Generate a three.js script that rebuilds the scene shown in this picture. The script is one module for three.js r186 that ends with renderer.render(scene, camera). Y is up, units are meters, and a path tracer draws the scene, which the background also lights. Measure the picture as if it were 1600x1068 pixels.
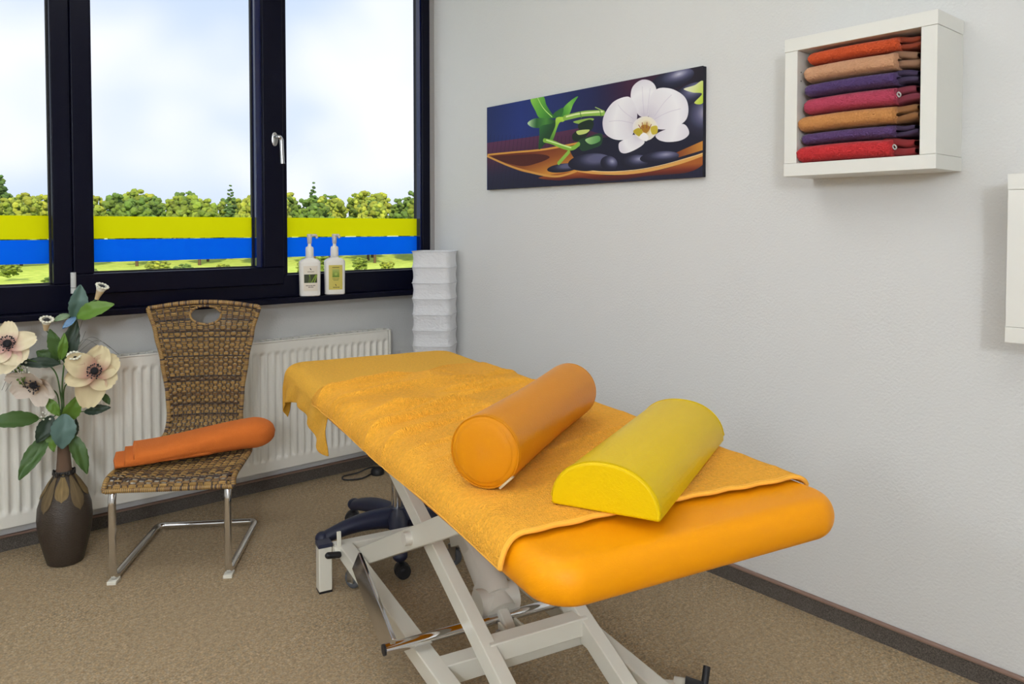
import * as THREE from 'three';
import { RoundedBoxGeometry } from 'three/addons/geometries/RoundedBoxGeometry.js';
import { mergeGeometries, mergeVertices } from 'three/addons/utils/BufferGeometryUtils.js';
import { ImprovedNoise } from 'three/addons/math/ImprovedNoise.js';
import { RectAreaLightUniformsLib } from 'three/addons/lights/RectAreaLightUniformsLib.js';

// ------------------------------------------------------------------ camera, sky, sun, lamps, exposure
const scene = new THREE.Scene();
const renderer = new THREE.WebGLRenderer({ antialias: true });
renderer.toneMapping = THREE.LinearToneMapping;
renderer.toneMappingExposure = 0.96;
renderer.shadowMap.enabled = true;
RectAreaLightUniformsLib.init();

const FPX = 1177.7;
const camera = new THREE.PerspectiveCamera(2 * Math.atan(534 / FPX) * 180 / Math.PI, 1600 / 1068, 0.05, 600);
camera.position.set(-2.208, 1.2, 3.217);
{
  const yaw = 40.32 * Math.PI / 180, pitch = 1.641 * Math.PI / 180;
  camera.lookAt(-2.208 + Math.sin(yaw) * Math.cos(pitch), 1.2 - Math.sin(pitch), 3.217 - Math.cos(yaw) * Math.cos(pitch));
  camera.setViewOffset(1600, 1068, 0, 146.2, 1600, 1068);   // vertical lens shift
}

const perlin = new ImprovedNoise();
const noise = (x, y, z = 0) => perlin.noise(x, y, z);
const fbm = (x, y, z = 0, o = 4) => { let s = 0, a = 0.5; for (let i = 0; i < o; i++) { s += a * noise(x, y, z); x *= 2.03; y *= 2.03; z *= 2.03; a *= 0.5; } return s; };
const clamp = (x, a = 0, b = 1) => Math.min(b, Math.max(a, x));
const smooth = (a, b, x) => { const t = clamp((x - a) / (b - a)); return t * t * (3 - 2 * t); };
const mix = (a, b, t) => a + (b - a) * t;
let seed = 7;
const rnd = () => { seed = (seed + 0x6D2B79F5) | 0; let t = Math.imul(seed ^ (seed >>> 15), 1 | seed); t = (t + Math.imul(t ^ (t >>> 7), 61 | t)) ^ t; return ((t ^ (t >>> 14)) >>> 0) / 4294967296; };

{ // thin bright summer haze with soft cloud, the same all round
  const w = 512, h = 256, d = new Float32Array(w * h * 4);
  for (let j = 0; j < h; j++) for (let i = 0; i < w; i++) {
    const el = ((j + 0.5) / h - 0.5) * Math.PI, az = (i / w) * Math.PI * 2;
    const x = Math.cos(az) * Math.cos(el), y = Math.sin(el), z = Math.sin(az) * Math.cos(el);
    const c = smooth(-0.22, 0.26, fbm(x * 3.1 + 4, y * 4.2, z * 3.1, 4));
    const k = (j * w + i) * 4;
    d[k] = mix(0.70, 1.10, c); d[k + 1] = mix(0.84, 1.13, c); d[k + 2] = mix(1.06, 1.19, c); d[k + 3] = 1;
  }
  const t = new THREE.DataTexture(d, w, h, THREE.RGBAFormat, THREE.FloatType);
  t.mapping = THREE.EquirectangularReflectionMapping; t.magFilter = t.minFilter = THREE.LinearFilter; t.wrapS = THREE.RepeatWrapping; t.needsUpdate = true;
  scene.background = t;
}

const sun = new THREE.DirectionalLight(0xfff0d0, 5.0);
sun.position.set(-45, 62, 60); sun.target.position.set(0, 0, -40);
sun.castShadow = true; sun.shadow.mapSize.set(2048, 2048);
Object.assign(sun.shadow.camera, { left: -150, right: 150, top: 150, bottom: -150, near: 1, far: 400 });
scene.add(sun, sun.target);

// ------------------------------------------------------------------ helpers
const used = {};
function numbered(n) { if (!(n in used)) { used[n] = 0; return n; } used[n]++; return n + '_' + String(used[n]).padStart(3, '0'); }
function tag(o, label, category, group, kind) { if (label) o.userData.label = label; if (category) o.userData.category = category; if (group) o.userData.group = group; if (kind) o.userData.kind = kind; return o; }
function thing(name, label, category, pos = [0, 0, 0], turn = 0, group, kind) {
  const o = new THREE.Group(); o.name = numbered(name); o.position.set(...pos); o.rotation.y = turn; scene.add(o); return tag(o, label, category, group, kind);
}
function part(name, geo, mat, parent, label) {
  const m = new THREE.Mesh(Array.isArray(geo) ? merge(geo) : geo, mat); m.name = name; m.castShadow = m.receiveShadow = true; parent.add(m); if (label) m.userData.label = label; return m;
}
function solo(name, geo, mat, label, category, group, kind) { const m = part(numbered(name), geo, mat, scene); return tag(m, label, category, group, kind); }
function merge(list) {
  const some = list.some((g) => !g.index), col = list.some((g) => g.attributes.color);
  return mergeGeometries(list.map((g) => {
    let q = some && g.index ? g.toNonIndexed() : g;
    for (const k of Object.keys(q.attributes)) if (!['position', 'normal', 'uv', 'color'].includes(k)) q.deleteAttribute(k);
    if (!q.attributes.uv) q.setAttribute('uv', new THREE.BufferAttribute(new Float32Array(q.attributes.position.count * 2), 2));
    if (col && !q.attributes.color) q.setAttribute('color', new THREE.BufferAttribute(new Float32Array(q.attributes.position.count * 3).fill(1), 3));
    return q;
  }));
}
// uv in metres from the dominant direction of each face
function metric(g, s = 1) {
  if (g.index) g = g.toNonIndexed();
  const p = g.attributes.position, n = p.count, uv = new Float32Array(n * 2), a = new THREE.Vector3(), b = new THREE.Vector3(), c = new THREE.Vector3();
  for (let i = 0; i < n; i += 3) {
    a.fromBufferAttribute(p, i); b.fromBufferAttribute(p, i + 1); c.fromBufferAttribute(p, i + 2);
    const f = b.clone().sub(a).cross(c.clone().sub(a)), ax = Math.abs(f.x), ay = Math.abs(f.y), az = Math.abs(f.z);
    [a, b, c].forEach((v, k) => { const q = ay >= ax && ay >= az ? [v.x, v.z] : ax >= az ? [v.z, v.y] : [v.x, v.y]; uv[(i + k) * 2] = q[0] * s; uv[(i + k) * 2 + 1] = q[1] * s; });
  }
  g.setAttribute('uv', new THREE.BufferAttribute(uv, 2)); return g;
}
function box(x0, x1, y0, y1, z0, z1, r = 0) {
  const g = r ? new RoundedBoxGeometry(x1 - x0, y1 - y0, z1 - z0, 2, r) : new THREE.BoxGeometry(x1 - x0, y1 - y0, z1 - z0);
  g.translate((x0 + x1) / 2, (y0 + y1) / 2, (z0 + z1) / 2); return metric(g);
}
// a square bar between two points; up fixes its roll
function bar(a, b, w, h, r = 0.003, up = [0, 1, 0]) {
  const A = new THREE.Vector3(...a), B = new THREE.Vector3(...b), d = B.clone().sub(A), L = d.length(); d.normalize();
  const side = new THREE.Vector3(...up).cross(d).normalize(), u = d.clone().cross(side);
  const g = new RoundedBoxGeometry(w, h, L, 2, Math.min(r, w / 2.1, h / 2.1));
  g.applyMatrix4(new THREE.Matrix4().makeBasis(side, u, d).setPosition(A.add(B).multiplyScalar(0.5))); return g;
}
function cyl(a, b, r0, r1 = r0, n = 20) {
  const A = new THREE.Vector3(...a), B = new THREE.Vector3(...b), d = B.clone().sub(A), L = d.length();
  const g = new THREE.CylinderGeometry(r1, r0, L, n);
  g.applyQuaternion(new THREE.Quaternion().setFromUnitVectors(new THREE.Vector3(0, 1, 0), d.normalize())); g.translate(...A.add(B).multiplyScalar(0.5).toArray()); return g;
}
function bent(points, fillet, r, n = 12, closed = false) {
  const P = points.map((p) => new THREE.Vector3(...p)), path = new THREE.CurvePath(); let last = P[0];
  for (let i = 1; i < P.length - 1; i++) {
    const a = P[i].clone().add(P[i - 1].clone().sub(P[i]).setLength(fillet)), b = P[i].clone().add(P[i + 1].clone().sub(P[i]).setLength(fillet));
    path.add(new THREE.LineCurve3(last, a)); path.add(new THREE.QuadraticBezierCurve3(a, P[i], b)); last = b;
  }
  path.add(new THREE.LineCurve3(last, P[P.length - 1]));
  return new THREE.TubeGeometry(path, P.length * 26, r, n, closed);
}
function wire(points, r, seg = 40, n = 6, closed = false) { return new THREE.TubeGeometry(new THREE.CatmullRomCurve3(points.map((p) => new THREE.Vector3(...p)), closed), seg, r, n, closed); }
function lathe(pts, n = 40) { return new THREE.LatheGeometry(pts.map((p) => new THREE.Vector2(...p)), n); }
// surface over a grid: fn(u, v) -> [x, y, z]
function sheet(fn, nu, nv, colour) {
  const pos = [], uv = [], idx = [], col = [];
  for (let j = 0; j <= nv; j++) for (let i = 0; i <= nu; i++) { const u = i / nu, v = j / nv; pos.push(...fn(u, v)); uv.push(u, v); if (colour) col.push(...colour(u, v)); }
  for (let j = 0; j < nv; j++) for (let i = 0; i < nu; i++) { const a = j * (nu + 1) + i, b = a + 1, c = a + nu + 1, d = c + 1; idx.push(a, b, d, a, d, c); }
  const g = new THREE.BufferGeometry(); g.setAttribute('position', new THREE.Float32BufferAttribute(pos, 3)); g.setAttribute('uv', new THREE.Float32BufferAttribute(uv, 2));
  if (colour) g.setAttribute('color', new THREE.Float32BufferAttribute(col, 3));
  g.setIndex(idx); g.computeVertexNormals(); return g;
}
// a sheet with thickness, closed round its border
function slab(fn, nu, nv, th) {
  const top = sheet(fn, nu, nv), N = top.attributes.normal, P = top.attributes.position, n = P.count, pos = [...P.array], uv = [...top.attributes.uv.array], idx = [...top.index.array];
  for (let i = 0; i < n; i++) { pos.push(P.getX(i) - N.getX(i) * th, P.getY(i) - N.getY(i) * th, P.getZ(i) - N.getZ(i) * th); uv.push(uv[i * 2], uv[i * 2 + 1]); }
  const k = top.index.array.length; for (let i = 0; i < k; i += 3) idx.push(idx[i] + n, idx[i + 2] + n, idx[i + 1] + n);
  const edge = []; for (let i = 0; i < nu; i++) edge.push([i, i + 1]); for (let j = 0; j < nv; j++) edge.push([j * (nu + 1) + nu, (j + 1) * (nu + 1) + nu]);
  for (let i = nu; i > 0; i--) edge.push([nv * (nu + 1) + i, nv * (nu + 1) + i - 1]); for (let j = nv; j > 0; j--) edge.push([j * (nu + 1), (j - 1) * (nu + 1)]);
  for (const [a, b] of edge) idx.push(a, a + n, b + n, a, b + n, b);
  const g = new THREE.BufferGeometry(); g.setAttribute('position', new THREE.Float32BufferAttribute(pos, 3)); g.setAttribute('uv', new THREE.Float32BufferAttribute(uv, 2)); g.setIndex(idx); g.computeVertexNormals(); return g;
}
const C = (r, g, b) => new THREE.Color().setRGB(r / 255, g / 255, b / 255, THREE.SRGBColorSpace);

// ------------------------------------------------------------------ textures and materials
function noiseTex(n, fn, srgb) {
  const d = new Uint8Array(n * n * 4);
  for (let j = 0; j < n; j++) for (let i = 0; i < n; i++) { const c = fn(i / n, j / n, i, j), k = (j * n + i) * 4; const q = Array.isArray(c) ? c : [c, c, c]; d[k] = clamp(q[0]) * 255; d[k + 1] = clamp(q[1]) * 255; d[k + 2] = clamp(q[2]) * 255; d[k + 3] = 255; }
  const t = new THREE.DataTexture(d, n, n); t.wrapS = t.wrapT = THREE.RepeatWrapping; t.magFilter = THREE.LinearFilter; t.minFilter = THREE.LinearMipmapLinearFilter; t.generateMipmaps = true;
  if (srgb) t.colorSpace = THREE.SRGBColorSpace; t.needsUpdate = true; return t;
}
const rep = (t, x, y = x) => { const c = t.clone(); c.repeat.set(x, y); c.needsUpdate = true; return c; };
// noise that wraps: blend two shifted copies
const tile = (f, u, v) => { const a = f(u, v), b = f(u - 1, v), c = f(u, v - 1), d = f(u - 1, v - 1); const su = u, sv = v; return mix(mix(a, b, su), mix(c, d, su), sv); };
const grainTex = noiseTex(256, () => rnd());
const wallTex = noiseTex(512, (u, v) => 0.5 + 0.9 * tile((x, y) => fbm(x * 60, y * 60, 3, 3), u, v));
const terryTex = noiseTex(512, (u, v) => 0.5 + 0.8 * tile((x, y) => noise(x * 90, y * 90, 1) + 0.5 * noise(x * 45, y * 45, 5), u, v));
const leatherTex = noiseTex(512, (u, v) => 0.5 + 0.5 * tile((x, y) => Math.abs(noise(x * 70, y * 70, 2)) + 0.4 * noise(x * 30, y * 30, 8), u, v));
const carpetTex = noiseTex(1024, (u, v) => {
  const a = 0.5 * (rnd() - 0.5) + 1.5 * tile((x, y) => noise(x * 110, y * 110, 4), u, v) + 0.9 * tile((x, y) => noise(x * 45, y * 45, 6), u, v) + 0.4 * tile((x, y) => fbm(x * 9, y * 9, 9, 3), u, v);
  const t = clamp(0.56 + a * 0.45, 0, 1), w = 0.05 * tile((x, y) => noise(x * 60, y * 60, 14), u, v); return [mix(0.54, 0.86, t) + w, mix(0.46, 0.76, t), mix(0.35, 0.61, t) - w];
}, true);
const skirtTex = noiseTex(256, () => { const t = rnd() * 0.5 + rnd() * 0.5; return [mix(0.22, 0.52, t), mix(0.20, 0.48, t), mix(0.18, 0.44, t)]; }, true);
const terryMap = noiseTex(512, (u, v) => { const q = 0.95 + 0.08 * tile((x, y) => noise(x * 46, y * 46, 1) + 0.7 * noise(x * 20, y * 20, 5), u, v); return [q, q * 0.985, q * 0.95]; }, true);
const paperTex = noiseTex(512, (u, v) => 0.5 + 0.8 * tile((x, y) => Math.abs(fbm(x * 14, y * 20, 2, 4)) * 1.6 - 0.2, u, v));

const std = (o) => new THREE.MeshStandardMaterial(o), phys = (o) => new THREE.MeshPhysicalMaterial(o);
const M = {
  wall: std({ color: C(220, 219, 216), roughness: 0.92, bumpMap: rep(wallTex, 2.2), bumpScale: 0.0015 }),
  ceiling: std({ color: C(236, 235, 232), roughness: 0.95 }),
  carpet: std({ map: rep(carpetTex, 1.7), roughness: 1, bumpMap: rep(grainTex, 6), bumpScale: 0.003 }),
  skirt: std({ map: rep(skirtTex, 2.2), roughness: 1, bumpMap: rep(grainTex, 4), bumpScale: 0.002 }),
  skirtTop: std({ color: C(140, 112, 98), roughness: 0.5 }),
  navy: phys({ color: C(9, 10, 27), roughness: 0.3, specularIntensity: 0.25 }),
  gasket: std({ color: C(8, 9, 14), roughness: 0.6 }),
  glass: phys({ color: 0xffffff, roughness: 0, transmission: 1, thickness: 0, ior: 1.5, specularIntensity: 0.4 }),
  filmYellow: phys({ color: C(236, 228, 2), roughness: 0.95, specularIntensity: 0.1, transmission: 0.85, thickness: 0, side: THREE.DoubleSide }),
  filmBlue: phys({ color: C(0, 106, 255), roughness: 0.95, specularIntensity: 0.1, transmission: 0.85, thickness: 0, side: THREE.DoubleSide }),
  steel: std({ color: C(200, 200, 200), metalness: 1, roughness: 0.28 }),
  chrome: std({ color: C(222, 222, 224), metalness: 1, roughness: 0.09 }),
  radiator: phys({ color: C(232, 228, 218), roughness: 0.4, clearcoat: 0.2 }),
  dark: std({ color: C(40, 38, 38), roughness: 0.6 }),
  hinge: std({ color: C(196, 196, 192), roughness: 0.4 }),
  whitePaint: phys({ color: C(226, 222, 208), roughness: 0.33, clearcoat: 0.35, clearcoatRoughness: 0.2 }),
  casting: std({ color: C(214, 208, 196), roughness: 0.5 }),
  pad: phys({ color: C(238, 152, 6), roughness: 0.42, bumpMap: rep(leatherTex, 9), bumpScale: 0.0006, specularIntensity: 0.35 }),
  bolster: phys({ color: C(212, 134, 14), roughness: 0.34, bumpMap: rep(leatherTex, 6), bumpScale: 0.0006, specularIntensity: 0.35 }),
  yellowPad: phys({ color: C(222, 186, 4), roughness: 0.36, bumpMap: rep(leatherTex, 7), bumpScale: 0.0009, specularIntensity: 0.35 }),
  towelMain: phys({ color: C(255, 182, 52), map: rep(terryMap, 4), roughness: 1, bumpMap: rep(terryTex, 4), bumpScale: 0.004, sheen: 0.2, sheenColor: C(255, 190, 90), sheenRoughness: 0.6 }),
  towelHead: phys({ color: C(240, 180, 56), map: rep(terryMap, 4), roughness: 1, bumpMap: rep(terryTex, 4), bumpScale: 0.0018, sheen: 0.2, sheenColor: C(255, 200, 100), sheenRoughness: 0.6 }),
  hem: phys({ color: C(252, 184, 66), roughness: 1, sheen: 0.4, sheenColor: C(255, 200, 110) }),
  blackPlastic: std({ color: C(26, 26, 30), roughness: 0.5 }),
  bluePlastic: std({ color: C(36, 40, 62), roughness: 0.45 }),
  rubber: std({ color: C(96, 98, 102), roughness: 0.7 }),
  cane: std({ vertexColors: true, roughness: 0.55 }),
  paper: phys({ color: C(238, 238, 240), roughness: 0.9, transmission: 0.18, thickness: 0, bumpMap: paperTex, bumpScale: 0.004, side: THREE.DoubleSide }),
  melamine: phys({ color: C(230, 228, 220), roughness: 0.35 }),
  bottle: phys({ color: C(236, 232, 224), roughness: 0.35 }),
  blanket: phys({ color: C(214, 112, 40), roughness: 1, sheen: 0.6, sheenColor: C(255, 160, 90), sheenRoughness: 0.5, bumpMap: rep(terryTex, 2), bumpScale: 0.0012 }),
  bark: std({ color: C(92, 74, 54), roughness: 1 }),
};

// ------------------------------------------------------------------ the room
const ROOM = { x0: -4.0, z1: 5.0, h: 2.7, par: -0.11 };
function structure(name, geo, mat, label, category) { return solo(name, geo, mat, label, category, null, 'structure'); }
structure('floor', box(ROOM.x0, 0, -0.2, 0, -0.11, ROOM.z1), M.carpet, 'brown speckled short-pile carpet floor of the treatment room', 'floor');
structure('ceiling', box(ROOM.x0 - 0.2, 0.2, ROOM.h, ROOM.h + 0.2, -0.35, ROOM.z1 + 0.2), M.ceiling, 'plain white ceiling above the treatment room', 'ceiling');
structure('wall_right', box(0, 0.2, -0.2, ROOM.h, -0.1, ROOM.z1 + 0.2), M.wall, 'long off-white wall carrying the canvas print and the box shelves', 'wall');
structure('wall_left', box(ROOM.x0 - 0.2, ROOM.x0, -0.2, ROOM.h, -0.35, ROOM.z1 + 0.2), M.wall, 'off-white wall with the lit wall lamp', 'wall');
structure('wall_rear', box(ROOM.x0, 0, -0.2, ROOM.h, ROOM.z1, ROOM.z1 + 0.2), M.wall, 'off-white wall facing the windows', 'wall');
structure('wall_window', [box(ROOM.x0, 0.2, -0.2, 0.845, -0.35, ROOM.par), box(ROOM.x0, 0, 2.55, ROOM.h, -0.35, 0), box(-0.027, 0.2, 0.845, 2.55, -0.101, -0.004), box(ROOM.x0, -2.72, 0.845, 2.55, -0.35, -0.004)],
  M.wall, 'off-white parapet wall below the dark blue windows', 'wall');
structure('window_sill', box(ROOM.x0 + 0.001, -0.001, 0.862, 0.886, -0.11, 0.056, 0.004), M.navy, 'dark blue window sill board under the windows', 'sill');
function skirting(name, geoBody, geoTop, label) { const o = thing(name, label, 'skirting', [0, 0, 0], 0, null, 'structure'); part('carpet_strip', geoBody, M.skirt, o); part('top_profile', geoTop, M.skirtTop, o); }
skirting('baseboard_right', box(-0.011, 0, 0, 0.05, -0.1, ROOM.z1), box(-0.015, 0, 0.05, 0.06, -0.1, ROOM.z1, 0.004), 'dark grey carpet skirting with brown top bead along the picture wall');
skirting('baseboard_window', box(ROOM.x0, -0.012, 0, 0.05, ROOM.par, ROOM.par + 0.011), box(ROOM.x0, -0.016, 0.05, 0.06, ROOM.par, ROOM.par + 0.015, 0.004), 'dark grey carpet skirting under the radiator');

// ------------------------------------------------------------------ lamps of the room (behind the camera)
for (const [pos, turn, I, label] of [[[ROOM.x0 + 0.2, 1.9, 2.0], 0, 2.2, 'round white glass lamp on the wall facing the picture wall'], [[-3.7, 1.9, ROOM.z1 - 0.2], Math.PI / 2, 9.5, 'round white glass lamp on the wall facing the windows']]) {
  const o = thing('wall_lamp', label, 'lamp', pos, turn, 'round wall lamps');
  part('bracket', [cyl([-0.2, 0, 0], [-0.17, 0, 0], 0.07), cyl([-0.18, 0, 0], [-0.1, 0, 0], 0.018)], M.steel, o);
  const glow = std({ color: 0xffffff, emissive: new THREE.Color(1, 0.99, 0.98), emissiveIntensity: 2 });
  const g = part('glass_globe', new THREE.SphereGeometry(0.15, 32, 20), glow, o); g.castShadow = false;
  const p = new THREE.PointLight(new THREE.Color(0.91, 1, 1.1), I); p.shadow.radius = 7.5; p.castShadow = true; o.add(p);
}
for (const [x, z, I] of [[-2.5, 3.6, 1.0], [-1.7, 1.5, 2.1]]) {
  const o = thing('ceiling_lamp', x < -2 ? 'flat wide ceiling light panel over the room centre' : 'flat wide ceiling light panel over the massage table', 'lamp', [x, ROOM.h, z], 0, 'ceiling light panels');
  part('housing', box(-0.67, 0.67, -0.03, 0, -0.47, 0.47, 0.005), M.melamine, o);
  part('diffuser', box(-0.65, 0.65, -0.036, -0.0301, -0.45, 0.45), std({ color: 0xffffff, emissive: new THREE.Color(1, 0.95, 0.88), emissiveIntensity: 1.5 }), o);
  const l = new THREE.RectAreaLight(new THREE.Color(0.93, 1, 1.08), I, 1.3, 0.9); l.position.set(0, -0.04, 0); l.rotation.x = -Math.PI / 2; o.add(l);
}

// ------------------------------------------------------------------ windows
{
  const o = thing('window_1', 'dark navy framed window row with yellow and blue film stripes on the panes', 'window', [0, 0, 0], 0, null, 'structure');
  const y0 = 0.886, y1 = 2.55, zb = -0.085, zf = 0;
  part('frame', [box(-2.72, -0.027, y0, 0.985, zb, zf, 0.004), box(-2.72, -0.027, 2.46, y1, zb, zf, 0.004), box(-0.073, -0.027, 0.985, 2.46, zb, zf, 0.004),
    box(-1.7, -1.637, 0.985, 2.46, zb, zf, 0.004), box(-0.83, -0.793, 0.985, 2.46, zb, zf, 0.004), box(-2.72, -2.62, 0.985, 2.46, zb, zf, 0.004)], M.navy, o);
  const sash = part('sash', [box(-1.637, -0.815, 0.945, 1.022, -0.07, 0.014, 0.005), box(-1.637, -0.815, 2.4, 2.47, -0.07, 0.014, 0.005),
    box(-1.637, -1.567, 1.022, 2.4, -0.07, 0.014, 0.005), box(-0.907, -0.815, 1.022, 2.4, -0.07, 0.014, 0.005)], M.navy, o);
  const beadMat = phys({ color: C(12, 22, 66), roughness: 0.12 });
  part('glazing_bead', box(-0.932, -0.9, 1.022, 2.4, -0.07, -0.006, 0.003), beadMat, sash, 'glossy blue glazing bead'); part('glazing_bead', box(-0.08, -0.072, 0.985, 2.46, -0.046, -0.012, 0.002), beadMat, o, 'glossy blue glazing bead');
  const gaps = (x0, x1, yb, yt) => [box(x0, x0 + 0.006, yb, yt, -0.056, -0.04), box(x1 - 0.006, x1, yb, yt, -0.056, -0.04), box(x0, x1, yb, yb + 0.006, -0.056, -0.04), box(x0, x1, yt - 0.006, yt, -0.056, -0.04)];
  for (const [x0, x1, yb, yt] of [[-2.62, -1.7, 0.985, 2.46], [-1.567, -0.932, 1.022, 2.4], [-0.793, -0.073, 0.985, 2.46]]) {
    const pane = new THREE.PlaneGeometry(x1 - x0, yt - yb); pane.translate((x0 + x1) / 2, (yb + yt) / 2, -0.05);
    const p = part('pane', pane, M.glass, o); part('gasket', gaps(x0, x1, yb, yt), M.gasket, p);
    const strip = (a, b) => { const g = new THREE.PlaneGeometry(x1 - x0 - 0.004, b - a); g.translate((x0 + x1) / 2, (a + b) / 2, -0.047); return g; };
    part('film_stripe', strip(1.1545, 1.241), M.filmYellow, o, 'yellow translucent film stripe'); part('film_stripe', strip(1.063, 1.151), M.filmBlue, o, 'blue translucent film stripe');
  }
  const h = part('handle', [lathe([[0, 0], [0.016, 0], [0.016, 0.006], [0, 0.007]], 24).rotateX(Math.PI / 2).scale(0.85, 1.9, 1).translate(-0.856, 1.583, 0.014)], M.steel, sash, 'brushed steel window handle');
  part('lever', [bent([[-0.856, 1.592, 0.014], [-0.856, 1.592, 0.055], [-0.842, 1.585, 0.055], [-0.838, 1.475, 0.055]], 0.012, 0.0088, 14)], M.steel, sash);
  part('hinge', [cyl([-1.64, 0.952, 0.022], [-1.64, 0.972, 0.022], 0.0095), cyl([-1.64, 0.974, 0.022], [-1.64, 1.03, 0.022], 0.0095)], M.hinge, o, 'pale grey hinge barrel');
}
{ // grey sealing strip between the frame and the wall
  structure('trim_1', box(-0.027, 0, 0.886, 2.55, -0.0035, 0.0), std({ color: C(150, 146, 144), roughness: 0.8 }), 'thin grey sealing strip between window frame and wall', 'trim');
}

// ------------------------------------------------------------------ radiator
{
  const o = thing('radiator', 'long cream ribbed panel radiator on the parapet below the window', 'radiator');
  const X0 = -2.35, X1 = -0.25, zF = -0.022, yB = 0.108, yT = 0.686, pitch = 0.0345, n = Math.round((X1 - X0 - 0.03) / pitch), N = n * 8;
  const ys = [yB + 0.002, yB + 0.04, yB + 0.052, yB + 0.058, yB + 0.07, 0.4, yT - 0.064, yT - 0.052, yT - 0.046, yT - 0.034, yT - 0.002];
  const dep = [0, 0, 0.25, 0.7, 1, 1, 1, 0.7, 0.25, 0, 0];
  const front = sheet((u, v) => {
    const j = Math.round(v * 10), x = mix(X0 + 0.015, X1 - 0.015, u), ph = ((x - X0 - 0.015) / pitch) % 1, k = smooth(0.14, 0.3, ph) * (1 - smooth(0.7, 0.86, ph));
    return [x, ys[j], zF - 0.011 * k * dep[j]];
  }, N, 10);
  part('front_panel', [metric(front), box(X0 + 0.015, X1 - 0.015, yB, yT, -0.038, zF - 0.012)], M.radiator, o);
  part('rear_panel', box(X0 + 0.015, X1 - 0.015, yB, yT, -0.088, -0.078), M.radiator, o);
  part('side_cover', box(X0, X0 + 0.012, yB - 0.002, yT + 0.006, -0.09, zF + 0.002, 0.002), M.radiator, o); part('side_cover', box(X1 - 0.012, X1, yB - 0.002, yT + 0.006, -0.09, zF + 0.002, 0.002), M.radiator, o);
  const gr = [box(X0, X1, yT - 0.001, yT + 0.006, -0.034, zF + 0.002, 0.002), box(X0, X1, yT - 0.001, yT + 0.006, -0.09, -0.078)];
  for (let x = X0 + 0.02; x < X1; x += 0.03) gr.push(box(x, x + 0.008, yT - 0.002, yT + 0.005, -0.08, -0.034));
  part('top_grille', gr, M.radiator, o);
  for (const x of [-2, -0.6]) part('bracket', box(x, x + 0.03, 0.2, 0.6, -0.11, -0.086), M.radiator, o);
}

// ------------------------------------------------------------------ paper floor lamp
{
  const o = thing('paper_floor_lamp', 'tall white crinkled paper column lamp in the room corner', 'lamp', [-0.128, 0, 0.187], 0.72);
  const H = 1.082, half = 0.098, ribs = 14;
  const ring = (a, r) => { const c = Math.cos(a), s = Math.sin(a), k = Math.pow(Math.abs(c) ** 5 + Math.abs(s) ** 5, -1 / 5); return [c * k * r, s * k * r]; };
  const shade = sheet((u, v) => {
    const a = u * Math.PI * 2, f = (v * ribs) % 1, sag = -0.005 * Math.sin(Math.PI * f) + 0.0022 * fbm(u * 22, v * 60, 1, 3);
    const [x, z] = ring(a, half + sag); return [x, 0.03 + v * (H - 0.03), z];
  }, 96, ribs * 8);
  shade.attributes.uv.array.forEach((q, i, A) => { A[i] = i % 2 ? q * 3 : q * 2; });
  part('paper_shade', shade, M.paper, o);
  for (let k = 0; k <= ribs; k++) {
    const pts = []; for (let i = 0; i < 40; i++) { const [x, z] = ring(i / 40 * Math.PI * 2, half + 0.0012); pts.push([x, 0.03 + k / ribs * (H - 0.03), z]); }
    part('rib', wire(pts, 0.0016, 80, 5, true), std({ color: C(214, 214, 216), roughness: 0.8 }), o);
  }
  part('base', [cyl([0, 0, 0], [0, 0.018, 0], 0.088, 0.084, 32), cyl([0, 0.018, 0], [0, 0.5, 0], 0.008)], M.steel, o);
  part('bulb', new THREE.SphereGeometry(0.035, 16, 12).translate(0, 0.53, 0), M.bottle, o);
}

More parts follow.
